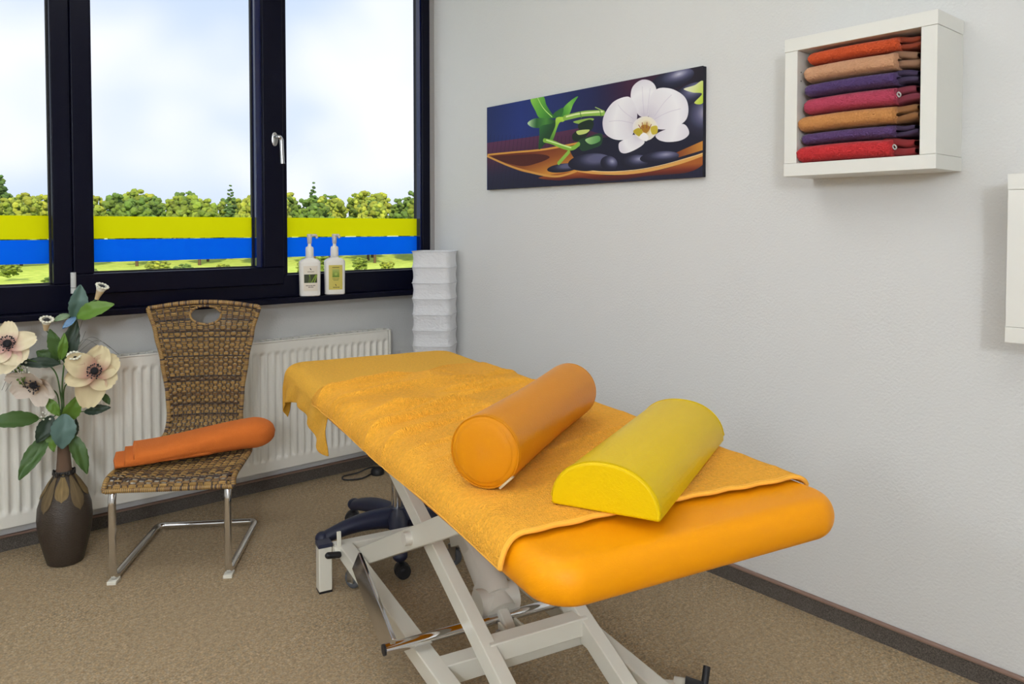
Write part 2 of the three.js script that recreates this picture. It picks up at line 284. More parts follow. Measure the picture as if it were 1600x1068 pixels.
// ------------------------------------------------------------------ pump bottles on the sill
function labelTex(kind) {
  const c = document.createElement('canvas'); c.width = 200; c.height = 360; const x = c.getContext('2d');
  if (kind === 0) {
    x.fillStyle = '#e3d9c8'; x.fillRect(0, 0, 200, 360);
    x.fillStyle = '#3d3a30'; x.beginPath(); x.ellipse(100, 46, 7, 18, -0.6, 0, 7); x.fill();
    x.fillStyle = '#8d8474'; for (const [a, b] of [[56, 20], [80, 14], [98, 16], [118, 20], [142, 8]]) x.fillRect(a, 78, b, 12);
    x.fillStyle = '#2b3413'; x.fillRect(8, 120, 184, 122);
    x.strokeStyle = '#7d9a2a'; x.lineWidth = 16; for (const [a, b, d] of [[96, 240, 84], [110, 240, 176], [150, 240, 190]]) { x.beginPath(); x.moveTo(a, b); x.lineTo(d, 128); x.stroke(); }
    x.fillStyle = '#4f6120'; x.beginPath(); x.moveTo(60, 242); x.lineTo(88, 130); x.lineTo(104, 242); x.fill();
    x.fillStyle = '#5b4a3d'; for (const [a, b] of [[30, 36], [70, 22], [96, 30], [130, 34]]) x.fillRect(a, 276, b, 10); for (const [a, b] of [[64, 34], [102, 36]]) x.fillRect(a, 298, b, 10);
  } else {
    x.fillStyle = '#c9ba58'; x.fillRect(0, 0, 200, 360);
    x.fillStyle = '#5c5a24'; x.fillRect(50, 30, 104, 10); const g = x.createLinearGradient(0, 70, 0, 180); g.addColorStop(0, '#a9b25c'); g.addColorStop(1, '#5f7f1f'); x.fillStyle = g; x.fillRect(52, 60, 102, 120);
    x.fillStyle = '#9fb552'; x.beginPath(); x.arc(104, 132, 22, 0, 7); x.fill();
    x.fillStyle = '#7c8438'; for (const [a, b] of [[52, 50], [108, 44]]) x.fillRect(a, 196, b, 10); x.fillRect(66, 216, 76, 10);
    x.fillStyle = '#3d3a20'; x.beginPath(); x.ellipse(102, 292, 6, 16, -0.6, 0, 7); x.fill();
    x.fillStyle = '#6d6630'; for (const [a, b] of [[60, 22], [86, 16], [106, 18], [128, 26]]) x.fillRect(a, 320, b, 13);
  }
  const t = new THREE.CanvasTexture(c); t.colorSpace = THREE.SRGBColorSpace; return t;
}
function bottle(kind, pos, turn, headTurn, label) {
  const o = thing('pump_bottle', label, 'bottle', pos, turn, 'pump bottles on the sill');
  const ell = (y, a, b) => { const r = []; for (let i = 0; i <= 48; i++) { const t = i / 48 * Math.PI * 2, c = Math.cos(t), s = Math.sin(t), e = 3.2, k = Math.pow(Math.abs(c) ** e + Math.abs(s) ** e, -1 / e); r.push([c * k * a, y, s * k * b]); } return r; };
  const prof = [[0, 0.001, 0.001], [0.001, 0.042, 0.024], [0.006, 0.0455, 0.0265], [0.15, 0.0475, 0.0275], [0.158, 0.046, 0.027], [0.166, 0.036, 0.022], [0.172, 0.019, 0.018], [0.175, 0.0172, 0.0172], [0.176, 0.001, 0.001]].map(([y, a, b]) => ell(y, a, b));
  part('body', sheet((u, v) => prof[Math.round(v * 8)][Math.round(u * 48)], 48, 8), M.bottle, o);
  const lab = sheet((u, v) => { const x = mix(-0.031, 0.031, u), k = Math.pow(1 - Math.pow(Math.abs(x) / 0.0475, 3.2), 1 / 3.2); return [x, mix(0.025, kind ? 0.138 : 0.138, v), 0.0275 * k + 0.0007]; }, 16, 1);
  part('label', lab, std({ map: labelTex(kind), roughness: 0.5 }), o, kind ? 'olive yellow label with green picture' : 'cream label with aloe leaf picture');
  part('collar', lathe([[0, 0.174], [0.0178, 0.174], [0.0178, 0.215], [0.016, 0.222], [0.008, 0.226], [0.007, 0.24], [0, 0.24]], 32), M.bottle, o);
  const hd = new THREE.Group(); hd.name = 'pump_head'; hd.rotation.y = headTurn; o.add(hd);
  part('nozzle', [lathe([[0, 0.238], [0.0095, 0.238], [0.0105, 0.262], [0.0115, 0.278], [0.0095, 0.281], [0, 0.281]], 24), bent([[0, 0.274, 0], [0.032, 0.276, 0], [0.037, 0.262, 0]], 0.006, 0.0058, 10)], std({ color: C(206, 198, 192), roughness: 0.4 }), hd);
}
bottle(0, [-0.701, 0.886, 0.026], -0.3, 0.3, 'white pump bottle with cream label showing an aloe leaf');
bottle(1, [-0.578, 0.886, 0.026], -0.3, -1.1, 'white pump bottle with olive yellow label');

// ------------------------------------------------------------------ canvas print
{
  const c = document.createElement('canvas'); c.width = 1600; c.height = 510; const x = c.getContext('2d');
  const poly = (pts, f) => { x.fillStyle = f; x.beginPath(); pts.forEach(([a, b], i) => (i ? x.lineTo(a, b) : x.moveTo(a, b))); x.closePath(); x.fill(); };
  const blob = (pts, f) => { x.fillStyle = f; x.beginPath(); const n = pts.length, at = (i) => pts[(i + n) % n]; x.moveTo(...pts[0]); for (let i = 0; i < n; i++) { const a = at(i - 1), b = at(i), d = at(i + 1), e = at(i + 2); x.bezierCurveTo(b[0] + (d[0] - a[0]) / 6, b[1] + (d[1] - a[1]) / 6, d[0] - (e[0] - b[0]) / 6, d[1] - (e[1] - b[1]) / 6, d[0], d[1]); } x.closePath(); x.fill(); };
  const lin = (x0, y0, x1, y1, ...s) => { const g = x.createLinearGradient(x0, y0, x1, y1); s.forEach((k, i) => g.addColorStop(i / (s.length - 1), k)); return g; };
  const rad = (cx, cy, r, ...s) => { const g = x.createRadialGradient(cx, cy, 0, cx, cy, r); s.forEach((k, i) => g.addColorStop(i / (s.length - 1), k)); return g; };
  // sketch coordinates -> canvas
  const K = (q) => { const f = (q[0] - 88) / 1420, u = 1.352 * f / (1 + 0.352 * f), top = 380 - 295 * f, v = (q[1] - top) / (542 + 191 * f); return [u * 1600, v * 510]; };
  const B = (pts, f) => blob(pts.map(K), f), Pg = (pts, f) => poly(pts.map(K), f);
  const G = (a, b, ...st) => { const p0 = K(a), p1 = K(b); return lin(p0[0], p0[1], p1[0], p1[1], ...st); };
  const Rg = (a, r, ...st) => { const q = K(a); return rad(q[0], q[1], r, ...st); };
  const line = (pts, w, col) => { x.strokeStyle = col; x.lineWidth = w; x.lineCap = 'round'; x.lineJoin = 'round'; x.beginPath(); pts.map(K).forEach(([a, b], k, A) => { if (!k) x.moveTo(a, b); else { const m = [(A[k - 1][0] + a) / 2, (A[k - 1][1] + b) / 2]; x.quadraticCurveTo(A[k - 1][0], A[k - 1][1], m[0], m[1]); if (k === A.length - 1) x.lineTo(a, b); } }); x.stroke(); };
  x.fillStyle = G([88, 500], [1508, 300], '#15265e', '#1b2f78', '#1c2a66', '#1a1c48', '#2a1533', '#150f1e'); x.fillRect(0, 0, 1600, 510);
  x.fillStyle = Rg([1040, 210], 260, 'rgba(90,20,50,0.55)', 'rgba(60,16,44,0)'); x.fillRect(0, 0, 1600, 510);
  Pg([[88, 612], [400, 565], [700, 505], [900, 560], [1508, 640], [1510, 818], [92, 922]], G([300, 560], [320, 900], '#5b2a50', '#4a2140', '#231f3e', '#191a34'));
  for (let k = 0; k < 60; k++) line([[60 + k * 26, 560], [10 + k * 27, 930]], 3, 'rgba(24,12,36,0.55)');
  // bowl: interior, outer side, rim
  B([[95, 695], [250, 670], [430, 655], [560, 630], [690, 600], [760, 640], [700, 770], [560, 830], [430, 815], [280, 785]], G([400, 640], [420, 830], '#6e2a16', '#8f4a1c', '#d08a34'));
  B([[120, 705], [260, 690], [420, 680], [500, 700], [420, 740], [300, 760]], '#4d1a16');
  B([[640, 640], [900, 560], [1200, 560], [1508, 560], [1508, 640], [1300, 720], [1000, 780], [760, 780]], '#14142c');
  B([[690, 790], [900, 815], [1200, 780], [1400, 720], [1509, 680], [1509, 735], [1400, 790], [1150, 815], [900, 850], [700, 835], [560, 852], [430, 835]], G([900, 780], [900, 850], '#a85a20', '#6b2412', '#38101c'));
  line([[92, 700], [250, 770], [420, 812], [540, 832], [640, 805], [700, 778]], 12, '#d59a48');
  line([[690, 785], [800, 800], [1000, 802], [1200, 770], [1380, 718], [1508, 668]], 16, '#dca253'); line([[700, 780], [900, 796], [1180, 764], [1508, 662]], 4, '#f1cf90'); line([[95, 690], [250, 672], [430, 656], [560, 632], [690, 604]], 11, '#d99a40');
  Pg([[1330, 660], [1508, 578], [1508, 640], [1350, 690]], G([1330, 660], [1508, 600], '#7a3a18', '#c8862f'));
  // stones
  const stone = (cx, cy, a, b, t = 0, hi = '#a6a6c0') => { const q = K([cx, cy]); x.save(); x.translate(q[0], q[1]); x.rotate(t); x.scale(1, b / a); x.fillStyle = rad(a * 0.35, -a * 0.35, a * 1.25, hi, '#5a5a78', '#26263e', '#14142a'); x.beginPath(); x.arc(0, 0, a, 0, 7); x.fill(); x.restore(); };
  stone(585, 770, 125, 24, -0.02, '#5a5a78'); stone(760, 730, 160, 46, 0, '#5a5a7c'); stone(890, 735, 60, 38, 0.2); stone(1060, 722, 92, 34, 0); stone(1220, 690, 120, 28, 0, '#9a9ab4');
  stone(1300, 180, 130, 44, -0.1, '#c4c2d4'); stone(1410, 285, 110, 52, -0.25, '#b8b4c8'); stone(1480, 450, 110, 92, -0.1, '#b0a8ba');
  B([[1380, 240], [1450, 215], [1509, 188], [1509, 325], [1450, 330], [1500, 270], [1440, 262]], G([1400, 240], [1509, 300], '#e6e6c4', '#d4dc86', '#b9cf3a'));
  // bamboo
  B([[375, 318], [455, 300], [480, 360], [520, 420], [545, 440], [440, 445], [405, 395]], G([375, 310], [540, 440], '#93d24c', '#55a036', '#2f6f2a')); line([[420, 310], [455, 380], [515, 435]], 5, '#bfe47a');
  B([[686, 298], [655, 350], [625, 420], [575, 432], [590, 375], [640, 325]], G([580, 420], [686, 300], '#3f8a2c', '#7cc24a', '#4c9434')); B([[590, 375], [540, 400], [525, 425], [575, 432]], '#2c6a2a');
  B([[355, 478], [400, 448], [470, 445], [540, 460], [520, 490], [440, 508], [385, 505]], G([355, 480], [540, 470], '#c9e6b0', '#2b6130', '#4c8c38', '#1c4426'));
  B([[440, 500], [510, 480], [550, 470], [530, 560], [480, 600], [430, 650], [432, 560]], G([440, 500], [520, 620], '#2e6a34', '#1b4326', '#12301f')); B([[545, 440], [615, 440], [590, 465], [560, 480], [520, 590], [500, 585], [535, 500]], G([540, 440], [520, 590], '#b8de4a', '#7fb53a', '#4d8a2c'));
  line([[600, 440], [660, 425], [720, 410], [800, 405], [850, 405]], 30, '#8fb94a'); line([[610, 432], [700, 408], [850, 395]], 9, '#e4eeb0'); for (const [a, b] of [[700, 400], [830, 388]]) line([[a, b], [a + 8, b + 40]], 5, '#4a7a24'); line([[855, 392], [800, 368]], 5, '#a9c46a');
  B([[655, 465], [760, 440], [790, 450], [720, 480]], '#93b64c'); B([[690, 480], [760, 450], [790, 470], [770, 520], [700, 520]], '#14281e'); B([[650, 550], [700, 515], [760, 520], [720, 580], [660, 590]], '#122418'); B([[680, 525], [760, 515], [740, 540], [690, 550]], '#c9d877');
  B([[690, 590], [760, 560], [840, 540], [840, 610], [780, 640], [710, 655]], '#1b3d28'); B([[735, 580], [820, 555], [830, 590], [770, 612]], G([735, 570], [830, 600], '#a8d08a', '#4f8a48'));
  line([[465, 590], [520, 600], [580, 630], [650, 645], [690, 612]], 24, '#86bb3e'); line([[480, 588], [560, 612], [640, 636]], 8, '#d4ec9a'); line([[560, 738], [590, 705], [625, 665]], 22, '#8cbc44');
  // orchid
  const petal = (pts, c0, r) => { B(pts, Rg(c0, r, '#cdc4d0', '#e9e4ea', '#f4f1f4', '#e3dde6')); };
  petal([[1032, 300], [1045, 230], [1100, 185], [1160, 190], [1198, 235], [1195, 320], [1150, 420], [1090, 420], [1055, 360]], [1120, 430], 190);
  petal([[955, 605], [985, 580], [1050, 545], [1110, 570], [1122, 600], [1070, 640], [1000, 668], [962, 655]], [1090, 530], 150);
  petal([[1200, 540], [1280, 500], [1380, 470], [1418, 530], [1370, 575], [1280, 590], [1215, 575]], [1160, 500], 230);
  petal([[1150, 420], [1160, 300], [1210, 240], [1300, 240], [1385, 290], [1412, 370], [1390, 450], [1300, 500], [1200, 500]], [1140, 450], 280);
  petal([[848, 480], [862, 410], [920, 330], [1010, 295], [1050, 330], [1075, 400], [1065, 480], [1030, 565], [940, 580], [870, 545]], [1090, 460], 250);
  for (const q of [[[1120, 410], [1112, 320], [1108, 230]], [[1140, 410], [1150, 320], [1160, 240]], [[1050, 470], [960, 450], [890, 460]], [[1050, 440], [980, 390], [950, 350]], [[1190, 440], [1280, 390], [1360, 370]], [[1190, 420], [1250, 330], [1300, 280]]]) line(q, 2.5, 'rgba(190,178,200,0.5)');
  B([[1045, 500], [1060, 455], [1110, 425], [1165, 430], [1205, 470], [1210, 520], [1170, 570], [1120, 582], [1070, 555]], Rg([1130, 500], 80, '#b98a1c', '#efe6cc', '#ebe5e6'));
  B([[1050, 520], [1085, 500], [1110, 520], [1100, 555], [1070, 545]], '#c2ab2a'); B([[1165, 495], [1205, 485], [1208, 530], [1175, 540]], '#cdb636'); B([[1100, 490], [1130, 478], [1160, 495], [1140, 530], [1115, 525]], '#a9761a'); B([[1088, 560], [1120, 530], [1150, 555], [1140, 585], [1110, 580]], '#f6f2f0');
  for (const [a, b, d, e] of [[1085, 480, 1100, 505], [1108, 465, 1116, 500], [1140, 462, 1138, 500], [1168, 475, 1155, 505]]) line([[a, b], [d, e]], 4, '#8a3c34');
  const t = new THREE.CanvasTexture(c); t.colorSpace = THREE.SRGBColorSpace;
  const o = thing('canvas_print', 'wide canvas print of a white orchid with bamboo, stones and wooden bowl', 'picture', [0, 1.562, 1.057]);
  part('stretcher', box(-0.0195, -0.001, -0.19, 0.19, -0.597, 0.597), std({ color: C(24, 24, 40), roughness: 0.8 }), o);
  const g = new THREE.PlaneGeometry(1.196, 0.382); g.rotateY(-Math.PI / 2); g.translate(-0.0202, 0, 0);
  part('print', g, std({ map: t, roughness: 0.75 }), o);
}

// ------------------------------------------------------------------ box shelves and folded towels
function boxShelf(z0, y0, label) {
  const o = thing('box_shelf', label, 'shelf', [0, y0, z0], 0, 'white wall box shelves');
  const W = 0.415, H = 0.397, D = 0.172, t = 0.037;
  part('top_board', box(-D, 0, H - t, H, 0, W, 0.0015), M.melamine, o); part('bottom_board', box(-D, 0, 0, t, 0, W, 0.0015), M.melamine, o);
  for (const z of [0.001, W - t - 0.003]) part('side_board', box(-D + 0.001, 0, t + 0.0006, H - t - 0.0006, z, z + t + 0.002, 0.001), M.melamine, o);
  part('back_panel', box(-0.008, -0.002, t, H - t, t, W - t), M.melamine, o);
  for (const y of [0.3, 0.275]) part('dowel_hole', cyl([-0.15, y, t + 0.0022], [-0.15, y, t + 0.0034], 0.0022, 0.0022, 10), M.dark, o);
  return o;
}
boxShelf(2.045, 1.346, 'white box shelf on the wall filled with folded towels');
boxShelf(2.617, 0.927, 'white box shelf hanging lower on the wall, beyond the towel shelf');
{
  const kinds = [
    ['red', C(190, 42, 46), 0.052, 2.083, 2.352, 'bright red folded towel at the bottom of the shelf stack', true],
    ['purple', C(84, 58, 104), 0.036, 2.094, 2.356, 'dark purple folded towel lying on the bright red towel', false],
    ['tan', C(196, 134, 76), 0.05, 2.085, 2.358, 'golden tan folded towel between purple and magenta towels', false],
    ['pink', C(176, 62, 86), 0.05, 2.097, 2.356, 'magenta pink folded towel in the middle of the stack', true],
    ['purple', C(80, 58, 106), 0.04, 2.103, 2.357, 'dark purple folded towel lying on the magenta towel', false],
    ['beige', C(200, 150, 114), 0.05, 2.1, 2.36, 'pinkish beige folded towel under the orange one', false],
    ['orange', C(198, 78, 36), 0.04, 2.108, 2.362, 'orange folded towel on top of the shelf stack', false]];
  let y = 1.3835;
  kinds.forEach(([, col, th, za, zb, label, loop], i) => {
    const o = thing('folded_towel', label, 'towel', [0, y, 0], 0, 'folded towels in the box shelf');
    const m = phys({ color: col, roughness: 1, sheen: 0.5, sheenColor: col.clone().lerp(new THREE.Color(1, 1, 1), 0.4), sheenRoughness: 0.6, bumpMap: rep(terryTex, 3), bumpScale: 0.003 });
    const xf = -0.168 - (i === 0 ? 0.012 : 0.004 * ((i * 37) % 3)), xb = -0.03;
    // body: rounded bundle whose long folded side faces the room
    const body = (z0, z1, yb, yt, x0, x1, sv) => {
      const g = sheet((u, v) => {
        const a = u * Math.PI * 2, c = Math.cos(a), n = Math.sin(a), e = 3.0, q = Math.pow(Math.abs(c) ** e + Math.abs(n) ** e, -1 / e);
        const l = v < 0.07 ? Math.sqrt(Math.max(0, 1 - ((0.07 - v) / 0.07) ** 2)) : 1, rr = v > 0.97 ? Math.sqrt(Math.max(0, 1 - ((v - 0.97) / 0.03) ** 2)) : 1, k = Math.max(0.02, Math.min(1, l * rr));
        const zz = mix(z0, z1, v), fz = 0.0012 * noise(u * 60, v * 90, sv) + 0.0018 * noise(u * 5, v * 7, sv), hy = (yt - yb) / 2;
        const X = (x0 + x1) / 2 + c * q * ((x1 - x0) / 2) * (0.8 + 0.2 * k) + (c < 0 ? fz * 1.4 : 0), Y = yb + hy + n * q * hy * (0.25 + 0.75 * k) + 0.5 * fz * Math.abs(n) - 0.003 * (1 - Math.sin(v * Math.PI));
        return [X, Math.max(yb, Math.min(yt + 0.002, Y)), zz + fz];
      }, 64, 60); return metric(g);
    };
    part('front_fold', body(za, zb, 0.0005, th - 0.0005, xf, xb, i * 5.1), m, o);
    const h = th / 2;
    for (const [k, dz] of [[0, 0.05], [1, 0.044]]) {
      const pts = (u, v) => { const z = mix(zb - 0.03, zb + dz + 0.004 * Math.sin(i * 3 + k), v), a = u * Math.PI * 2, s = smooth(0.2, 1, v); const cx = mix(xf + 0.022, xb, 0.5), hw = (xb - xf - 0.03) / 2; const cy = h * (k + 0.5) - s * 0.004 * (k ? 1 : -0.4) + 0.003 * Math.sin(z * 60 + i), e = 4, c = Math.cos(a), n = Math.sin(a), q = Math.pow(Math.abs(c) ** e + Math.abs(n) ** e, -1 / e), end = v > 0.93 ? 0.6 : 1; return [cx + c * q * hw * (v > 0.93 ? 0.97 : 1), Math.max(0.001, Math.min(th - 0.001, cy + n * q * h * 0.46 * end)), z]; };
      part('folded_end', sheet(pts, 28, 10), m, o);
    }
    if (loop) part('hanging_loop', wire([[xf + 0.012, th * 0.5, zb + 0.001], [xf + 0.009, th * 0.58, zb + 0.006], [xf + 0.012, th * 0.46, zb + 0.01], [xf + 0.016, th * 0.36, zb + 0.005]], 0.002, 20, 6, true), M.hinge, o);
    y += th;
  });
}

// ------------------------------------------------------------------ massage table (local frame: x right, z towards the near end)
const TB = { x: -0.999, z: 1.595, turn: -12.2 * Math.PI / 180, hw: 0.325, hl: 0.932, top: 0.707, th: 0.075, off: 0.03, R: 0.078 };
{
  const o = thing('massage_table', 'height-adjustable massage table with orange padded top and white scissor frame', 'table', [TB.x, 0, TB.z], TB.turn);
  // upholstered pad: rounded slab
  const padG = (() => {
    const r = TB.th / 2, R = TB.R, hw = TB.hw, hl = TB.hl, n = 20, rings = 16, pos = [], uv = [], idx = [];
    const outline = []; const cs = [[1, 1], [-1, 1], [-1, -1], [1, -1]];
    cs.forEach(([sx, sz], q) => { for (let k = 0; k <= n; k++) { const a = q * Math.PI / 2 + k / n * Math.PI / 2; outline.push([sx * (hw - R) + R * Math.cos(a), sz * (hl - R) + R * Math.sin(a), Math.cos(a), Math.sin(a)]); } });
    const m = outline.length;
    for (let j = 0; j <= rings; j++) { const a = mix(Math.PI / 2, -Math.PI / 2, j / rings), y = TB.top - r + r * Math.sin(a), ins = r * (1 - Math.pow(Math.cos(a), 0.8)); outline.forEach(([x, z, nx, nz]) => { pos.push(x - nx * ins, y, z - nz * ins); uv.push(x, z + j * 0.01); }); }
    for (let j = 0; j < rings; j++) for (let i = 0; i < m; i++) { const a = j * m + i, b = j * m + (i + 1) % m, c = a + m, d = b + m; idx.push(a, b, d, a, d, c); }
    const ct = pos.length / 3; pos.push(0, TB.top, 0); uv.push(0, 0); for (let i = 0; i < m; i++) idx.push(ct, (i + 1) % m, i);
    const cb = pos.length / 3; pos.push(0, TB.top - TB.th, 0); uv.push(0, 0); const L = rings * m; for (let i = 0; i < m; i++) idx.push(cb, L + i, L + (i + 1) % m);
    const g = new THREE.BufferGeometry(); g.setAttribute('position', new THREE.Float32BufferAttribute(pos, 3)); g.setAttribute('uv', new THREE.Float32BufferAttribute(uv, 2)); g.setIndex(idx); g.computeVertexNormals(); g.translate(TB.off, 0, 0); return g;
  })();
  part('padded_top', padG, M.pad, o, 'orange leatherette padded table top');
  const yb = TB.top - TB.th;
  part('top_frame', [bar([-0.2, yb - 0.02, -0.8], [-0.2, yb - 0.02, 0.78], 0.04, 0.04), bar([0.26, yb - 0.02, -0.8], [0.26, yb - 0.02, 0.78], 0.04, 0.04), bar([-0.2, yb - 0.02, -0.75], [0.26, yb - 0.02, -0.75], 0.04, 0.04), bar([-0.2, yb - 0.02, 0.72], [0.26, yb - 0.02, 0.72], 0.04, 0.04)], M.whitePaint, o);
  // base frame
  const base = part('base_frame', [bar([-0.165, 0.135, -0.62], [-0.165, 0.135, 0.62], 0.045, 0.045), bar([0.255, 0.135, -0.62], [0.255, 0.135, 0.62], 0.045, 0.045),
    bar([-0.2, 0.135, -0.6], [0.29, 0.135, -0.6], 0.04, 0.045), bar([-0.165, 0.132, 0.19], [0.255, 0.132, 0.19], 0.05, 0.05), bar([-0.2, 0.135, 0.6], [0.29, 0.135, 0.6], 0.04, 0.045)], M.whitePaint, o);
  part('sticker', box(-0.1882, -0.1876, 0.118, 0.15, 0.26, 0.4), std({ color: C(206, 196, 196), roughness: 0.6 }), base);
  const arm1 = (l) => 0.39 + 0.5 * l, arm2 = (l) => 0.352 - 0.4 * l;
  for (const s of [-1, 1]) {
    const wo = 0.045 + s * 0.172, wi = 0.045 + s * 0.133;
    part('scissor_arm', bar([wo, arm1(-0.58), -0.58], [wo, arm1(0.4), 0.4], 0.026, 0.056), M.whitePaint, o);
    part('scissor_arm', bar([wi, arm2(-0.58), -0.58], [wi, arm2(0.6), 0.6], 0.034, 0.05), M.whitePaint, o);
    part('pivot_boss', [cyl([0.045 + s * 0.115, 0.37, -0.042], [0.045 + s * 0.205, 0.37, -0.042], 0.018, 0.018, 24)], M.casting, o);
  }
  part('cross_tube', bar([-0.088, arm2(0.31), 0.31], [0.178, arm2(0.31), 0.31], 0.045, 0.045), M.whitePaint, o); part('cross_tube', bar([-0.088, arm2(-0.5), -0.5], [0.178, arm2(-0.5), -0.5], 0.035, 0.035), M.whitePaint, o);
  // lifting motor
  const A = [0.05, 0.165, 0.17], B = [0.05, 0.42, -0.24], at = (t) => A.map((v, i) => mix(v, B[i], t));
  const mo = part('lifting_motor', [bar(at(0.3), at(0.95), 0.058, 0.064, 0.012), cyl(at(0.12), at(0.5), 0.04, 0.037, 28), cyl(at(0.2), at(0.3), 0.047, 0.047, 28), cyl([-0.005, at(0.2)[1], at(0.2)[2]], [0.105, at(0.2)[1], at(0.2)[2]], 0.036, 0.036, 28), bar(at(-0.02), at(0.15), 0.03, 0.034, 0.006)], M.casting, o);
  for (const x of [0.024, 0.07]) part('clevis_plate', box(x, x + 0.006, 0.15, 0.19, 0.15, 0.19), M.whitePaint, mo); part('bolt', [cyl([0.014, 0.17, 0.168], [0.086, 0.17, 0.168], 0.006, 0.006, 12), cyl([0.012, 0.17, 0.168], [0.02, 0.17, 0.168], 0.011, 0.011, 6), cyl([0.08, 0.17, 0.168], [0.088, 0.17, 0.168], 0.011, 0.011, 6)], M.steel, mo);
  // chrome foot bar
  part('foot_bar_axle', cyl([-0.268, 0.185, 0.125], [0.3, 0.185, 0.125], 0.0135, 0.0135, 24), M.chrome, o, 'chrome cross tube'); part('end_cap', cyl([-0.273, 0.185, 0.125], [-0.267, 0.185, 0.125], 0.0135, 0.0135, 20), M.blackPlastic, o);
  part('foot_bar', bar([-0.255, 0.185, 0.13], [-0.215, 0.228, -0.285], 0.052, 0.012, 0.003, [-0.93, 0.36, 0]), M.chrome, o, 'chrome flat foot lever');
  // levelling foot with clamp, castors, brake
  const ft = part('levelling_foot', box(-0.25, -0.206, 0.006, 0.152, -0.64, -0.596, 0.004), M.whitePaint, o); part('foot_pad', box(-0.249, -0.207, 0, 0.007, -0.639, -0.597), M.blackPlastic, ft); part('foot_cap', box(-0.252, -0.204, 0.15, 0.163, -0.642, -0.594, 0.003), M.bluePlastic, ft);
  part('clamp', [cyl([-0.206, 0.14, -0.58], [-0.16, 0.14, -0.58], 0.016, 0.016, 18), bar([-0.19, 0.14, -0.572], [-0.19, 0.205, -0.575], 0.014, 0.008, 0.002)], M.whitePaint, ft);
  part('clamp_knob', new THREE.CapsuleGeometry(0.0105, 0.034, 6, 14).rotateZ(1.45).translate(-0.212, 0.137, -0.56), M.blackPlastic, ft);
  const castor = (x, z, r, turn) => { const c = new THREE.Group(); c.name = 'castor'; c.position.set(x, 0, z); c.rotation.y = turn; o.add(c); part('wheel', new THREE.TorusGeometry(r - 0.011, 0.011, 12, 28).rotateY(Math.PI / 2).translate(0, r, 0), M.rubber, c); part('hub', cyl([-0.009, r, 0], [0.009, r, 0], r - 0.014, r - 0.014, 24), M.hinge, c); part('fork', [box(-0.016, -0.012, r - 0.008, 2 * r + 0.014, -0.012, 0.016), box(0.012, 0.016, r - 0.008, 2 * r + 0.014, -0.012, 0.016), box(-0.016, 0.016, 2 * r + 0.01, 2 * r + 0.014, -0.014, 0.03), cyl([0, 2 * r + 0.012, 0.012], [0, 0.12, 0.012], 0.011)], M.steel, c); };
  castor(-0.14, -0.59, 0.032, 0.5); castor(0.225, -0.59, 0.032, 0.6); castor(-0.165, 0.6, 0.032, 0.2);
  const br = part('brake_wheel', [cyl([0.38, 0.042, 0.41], [0.4, 0.042, 0.43], 0.04, 0.04, 28)], M.whitePaint, o); part('brake_cover', cyl([0.4, 0.045, 0.43], [0.43, 0.045, 0.46], 0.042, 0.036, 28), M.blackPlastic, br);
  part('brake_lever', cyl([0.44, 0.05, 0.45], [0.47, 0.098, 0.43], 0.009, 0.009, 14), M.blackPlastic, br); part('brake_bracket', bar([0.25, 0.11, 0.42], [0.4, 0.06, 0.42], 0.03, 0.02), M.whitePaint, br);

  // towels spread on the pad ------------------------------------------------
  const toWorld = new THREE.Matrix4().makeRotationY(TB.turn).setPosition(TB.x, 0, TB.z);
  const r = TB.th / 2, R = TB.R, shift = new THREE.Matrix4().makeTranslation(TB.off, 0, 0);
  // lay a flat cloth point (a, b) over the rounded pad
  const lay = (a, b, lift, wave) => {
    const ix = TB.hw - r, iz = TB.hl - r, Ri = R - r, dx = Math.abs(a) - (ix - Ri), dz = Math.abs(b) - (iz - Ri);
    let nx, nz, d; if (dx > 0 && dz > 0) { const L = Math.hypot(dx, dz); d = L - Ri; nx = dx / L; nz = dz / L; } else if (dx > dz) { d = dx - Ri; nx = 1; nz = 0; } else { d = dz - Ri; nx = 0; nz = 1; }
    nx *= Math.sign(a) || 1; nz *= Math.sign(b) || 1;
    if (d <= 0) return [a, TB.top + lift, b];
    const rr = r + lift, arc = rr * Math.PI / 2, t = Math.min(d / rr, Math.PI / 2), drop = Math.max(0, d - arc), qx = a - nx * d, qz = b - nz * d, out = rr * Math.sin(t) + drop * 0.05 + (wave ? wave * Math.min(1, drop / 0.04) * Math.sin((a - b) * 38) : 0);
    return [qx + nx * out, TB.top - r + rr * Math.cos(t) - drop, qz + nz * out];
  };
  const cloth = (fn, nu, nv, th, mat, name, label, rpt) => {
    const g = slab(fn, nu, nv, th); g.attributes.uv.array.forEach((q, i, A) => { A[i] = i % 2 ? q * rpt[1] : q * rpt[0]; }); g.applyMatrix4(shift).applyMatrix4(toWorld);
    return solo(name, g, mat, label, 'towel');
  };
  cloth((u, v) => { // head towel, hanging over one side
    const b = mix(-1.03, -0.27, v), drop = 0.425 + 0.022 * Math.sin(v * 8 + 0.6) + 0.03 * smooth(0.72, 0.97, v), a = mix(-drop, 0.335, u);
    return lay(a, b, 0.0045 + 0.0022 * fbm(a * 9, b * 7, 3, 3), 0.006);
  }, 90, 70, 0.003, M.towelHead, 'head_towel', 'smooth golden yellow towel draped over the head end of the table', [1, 1]);
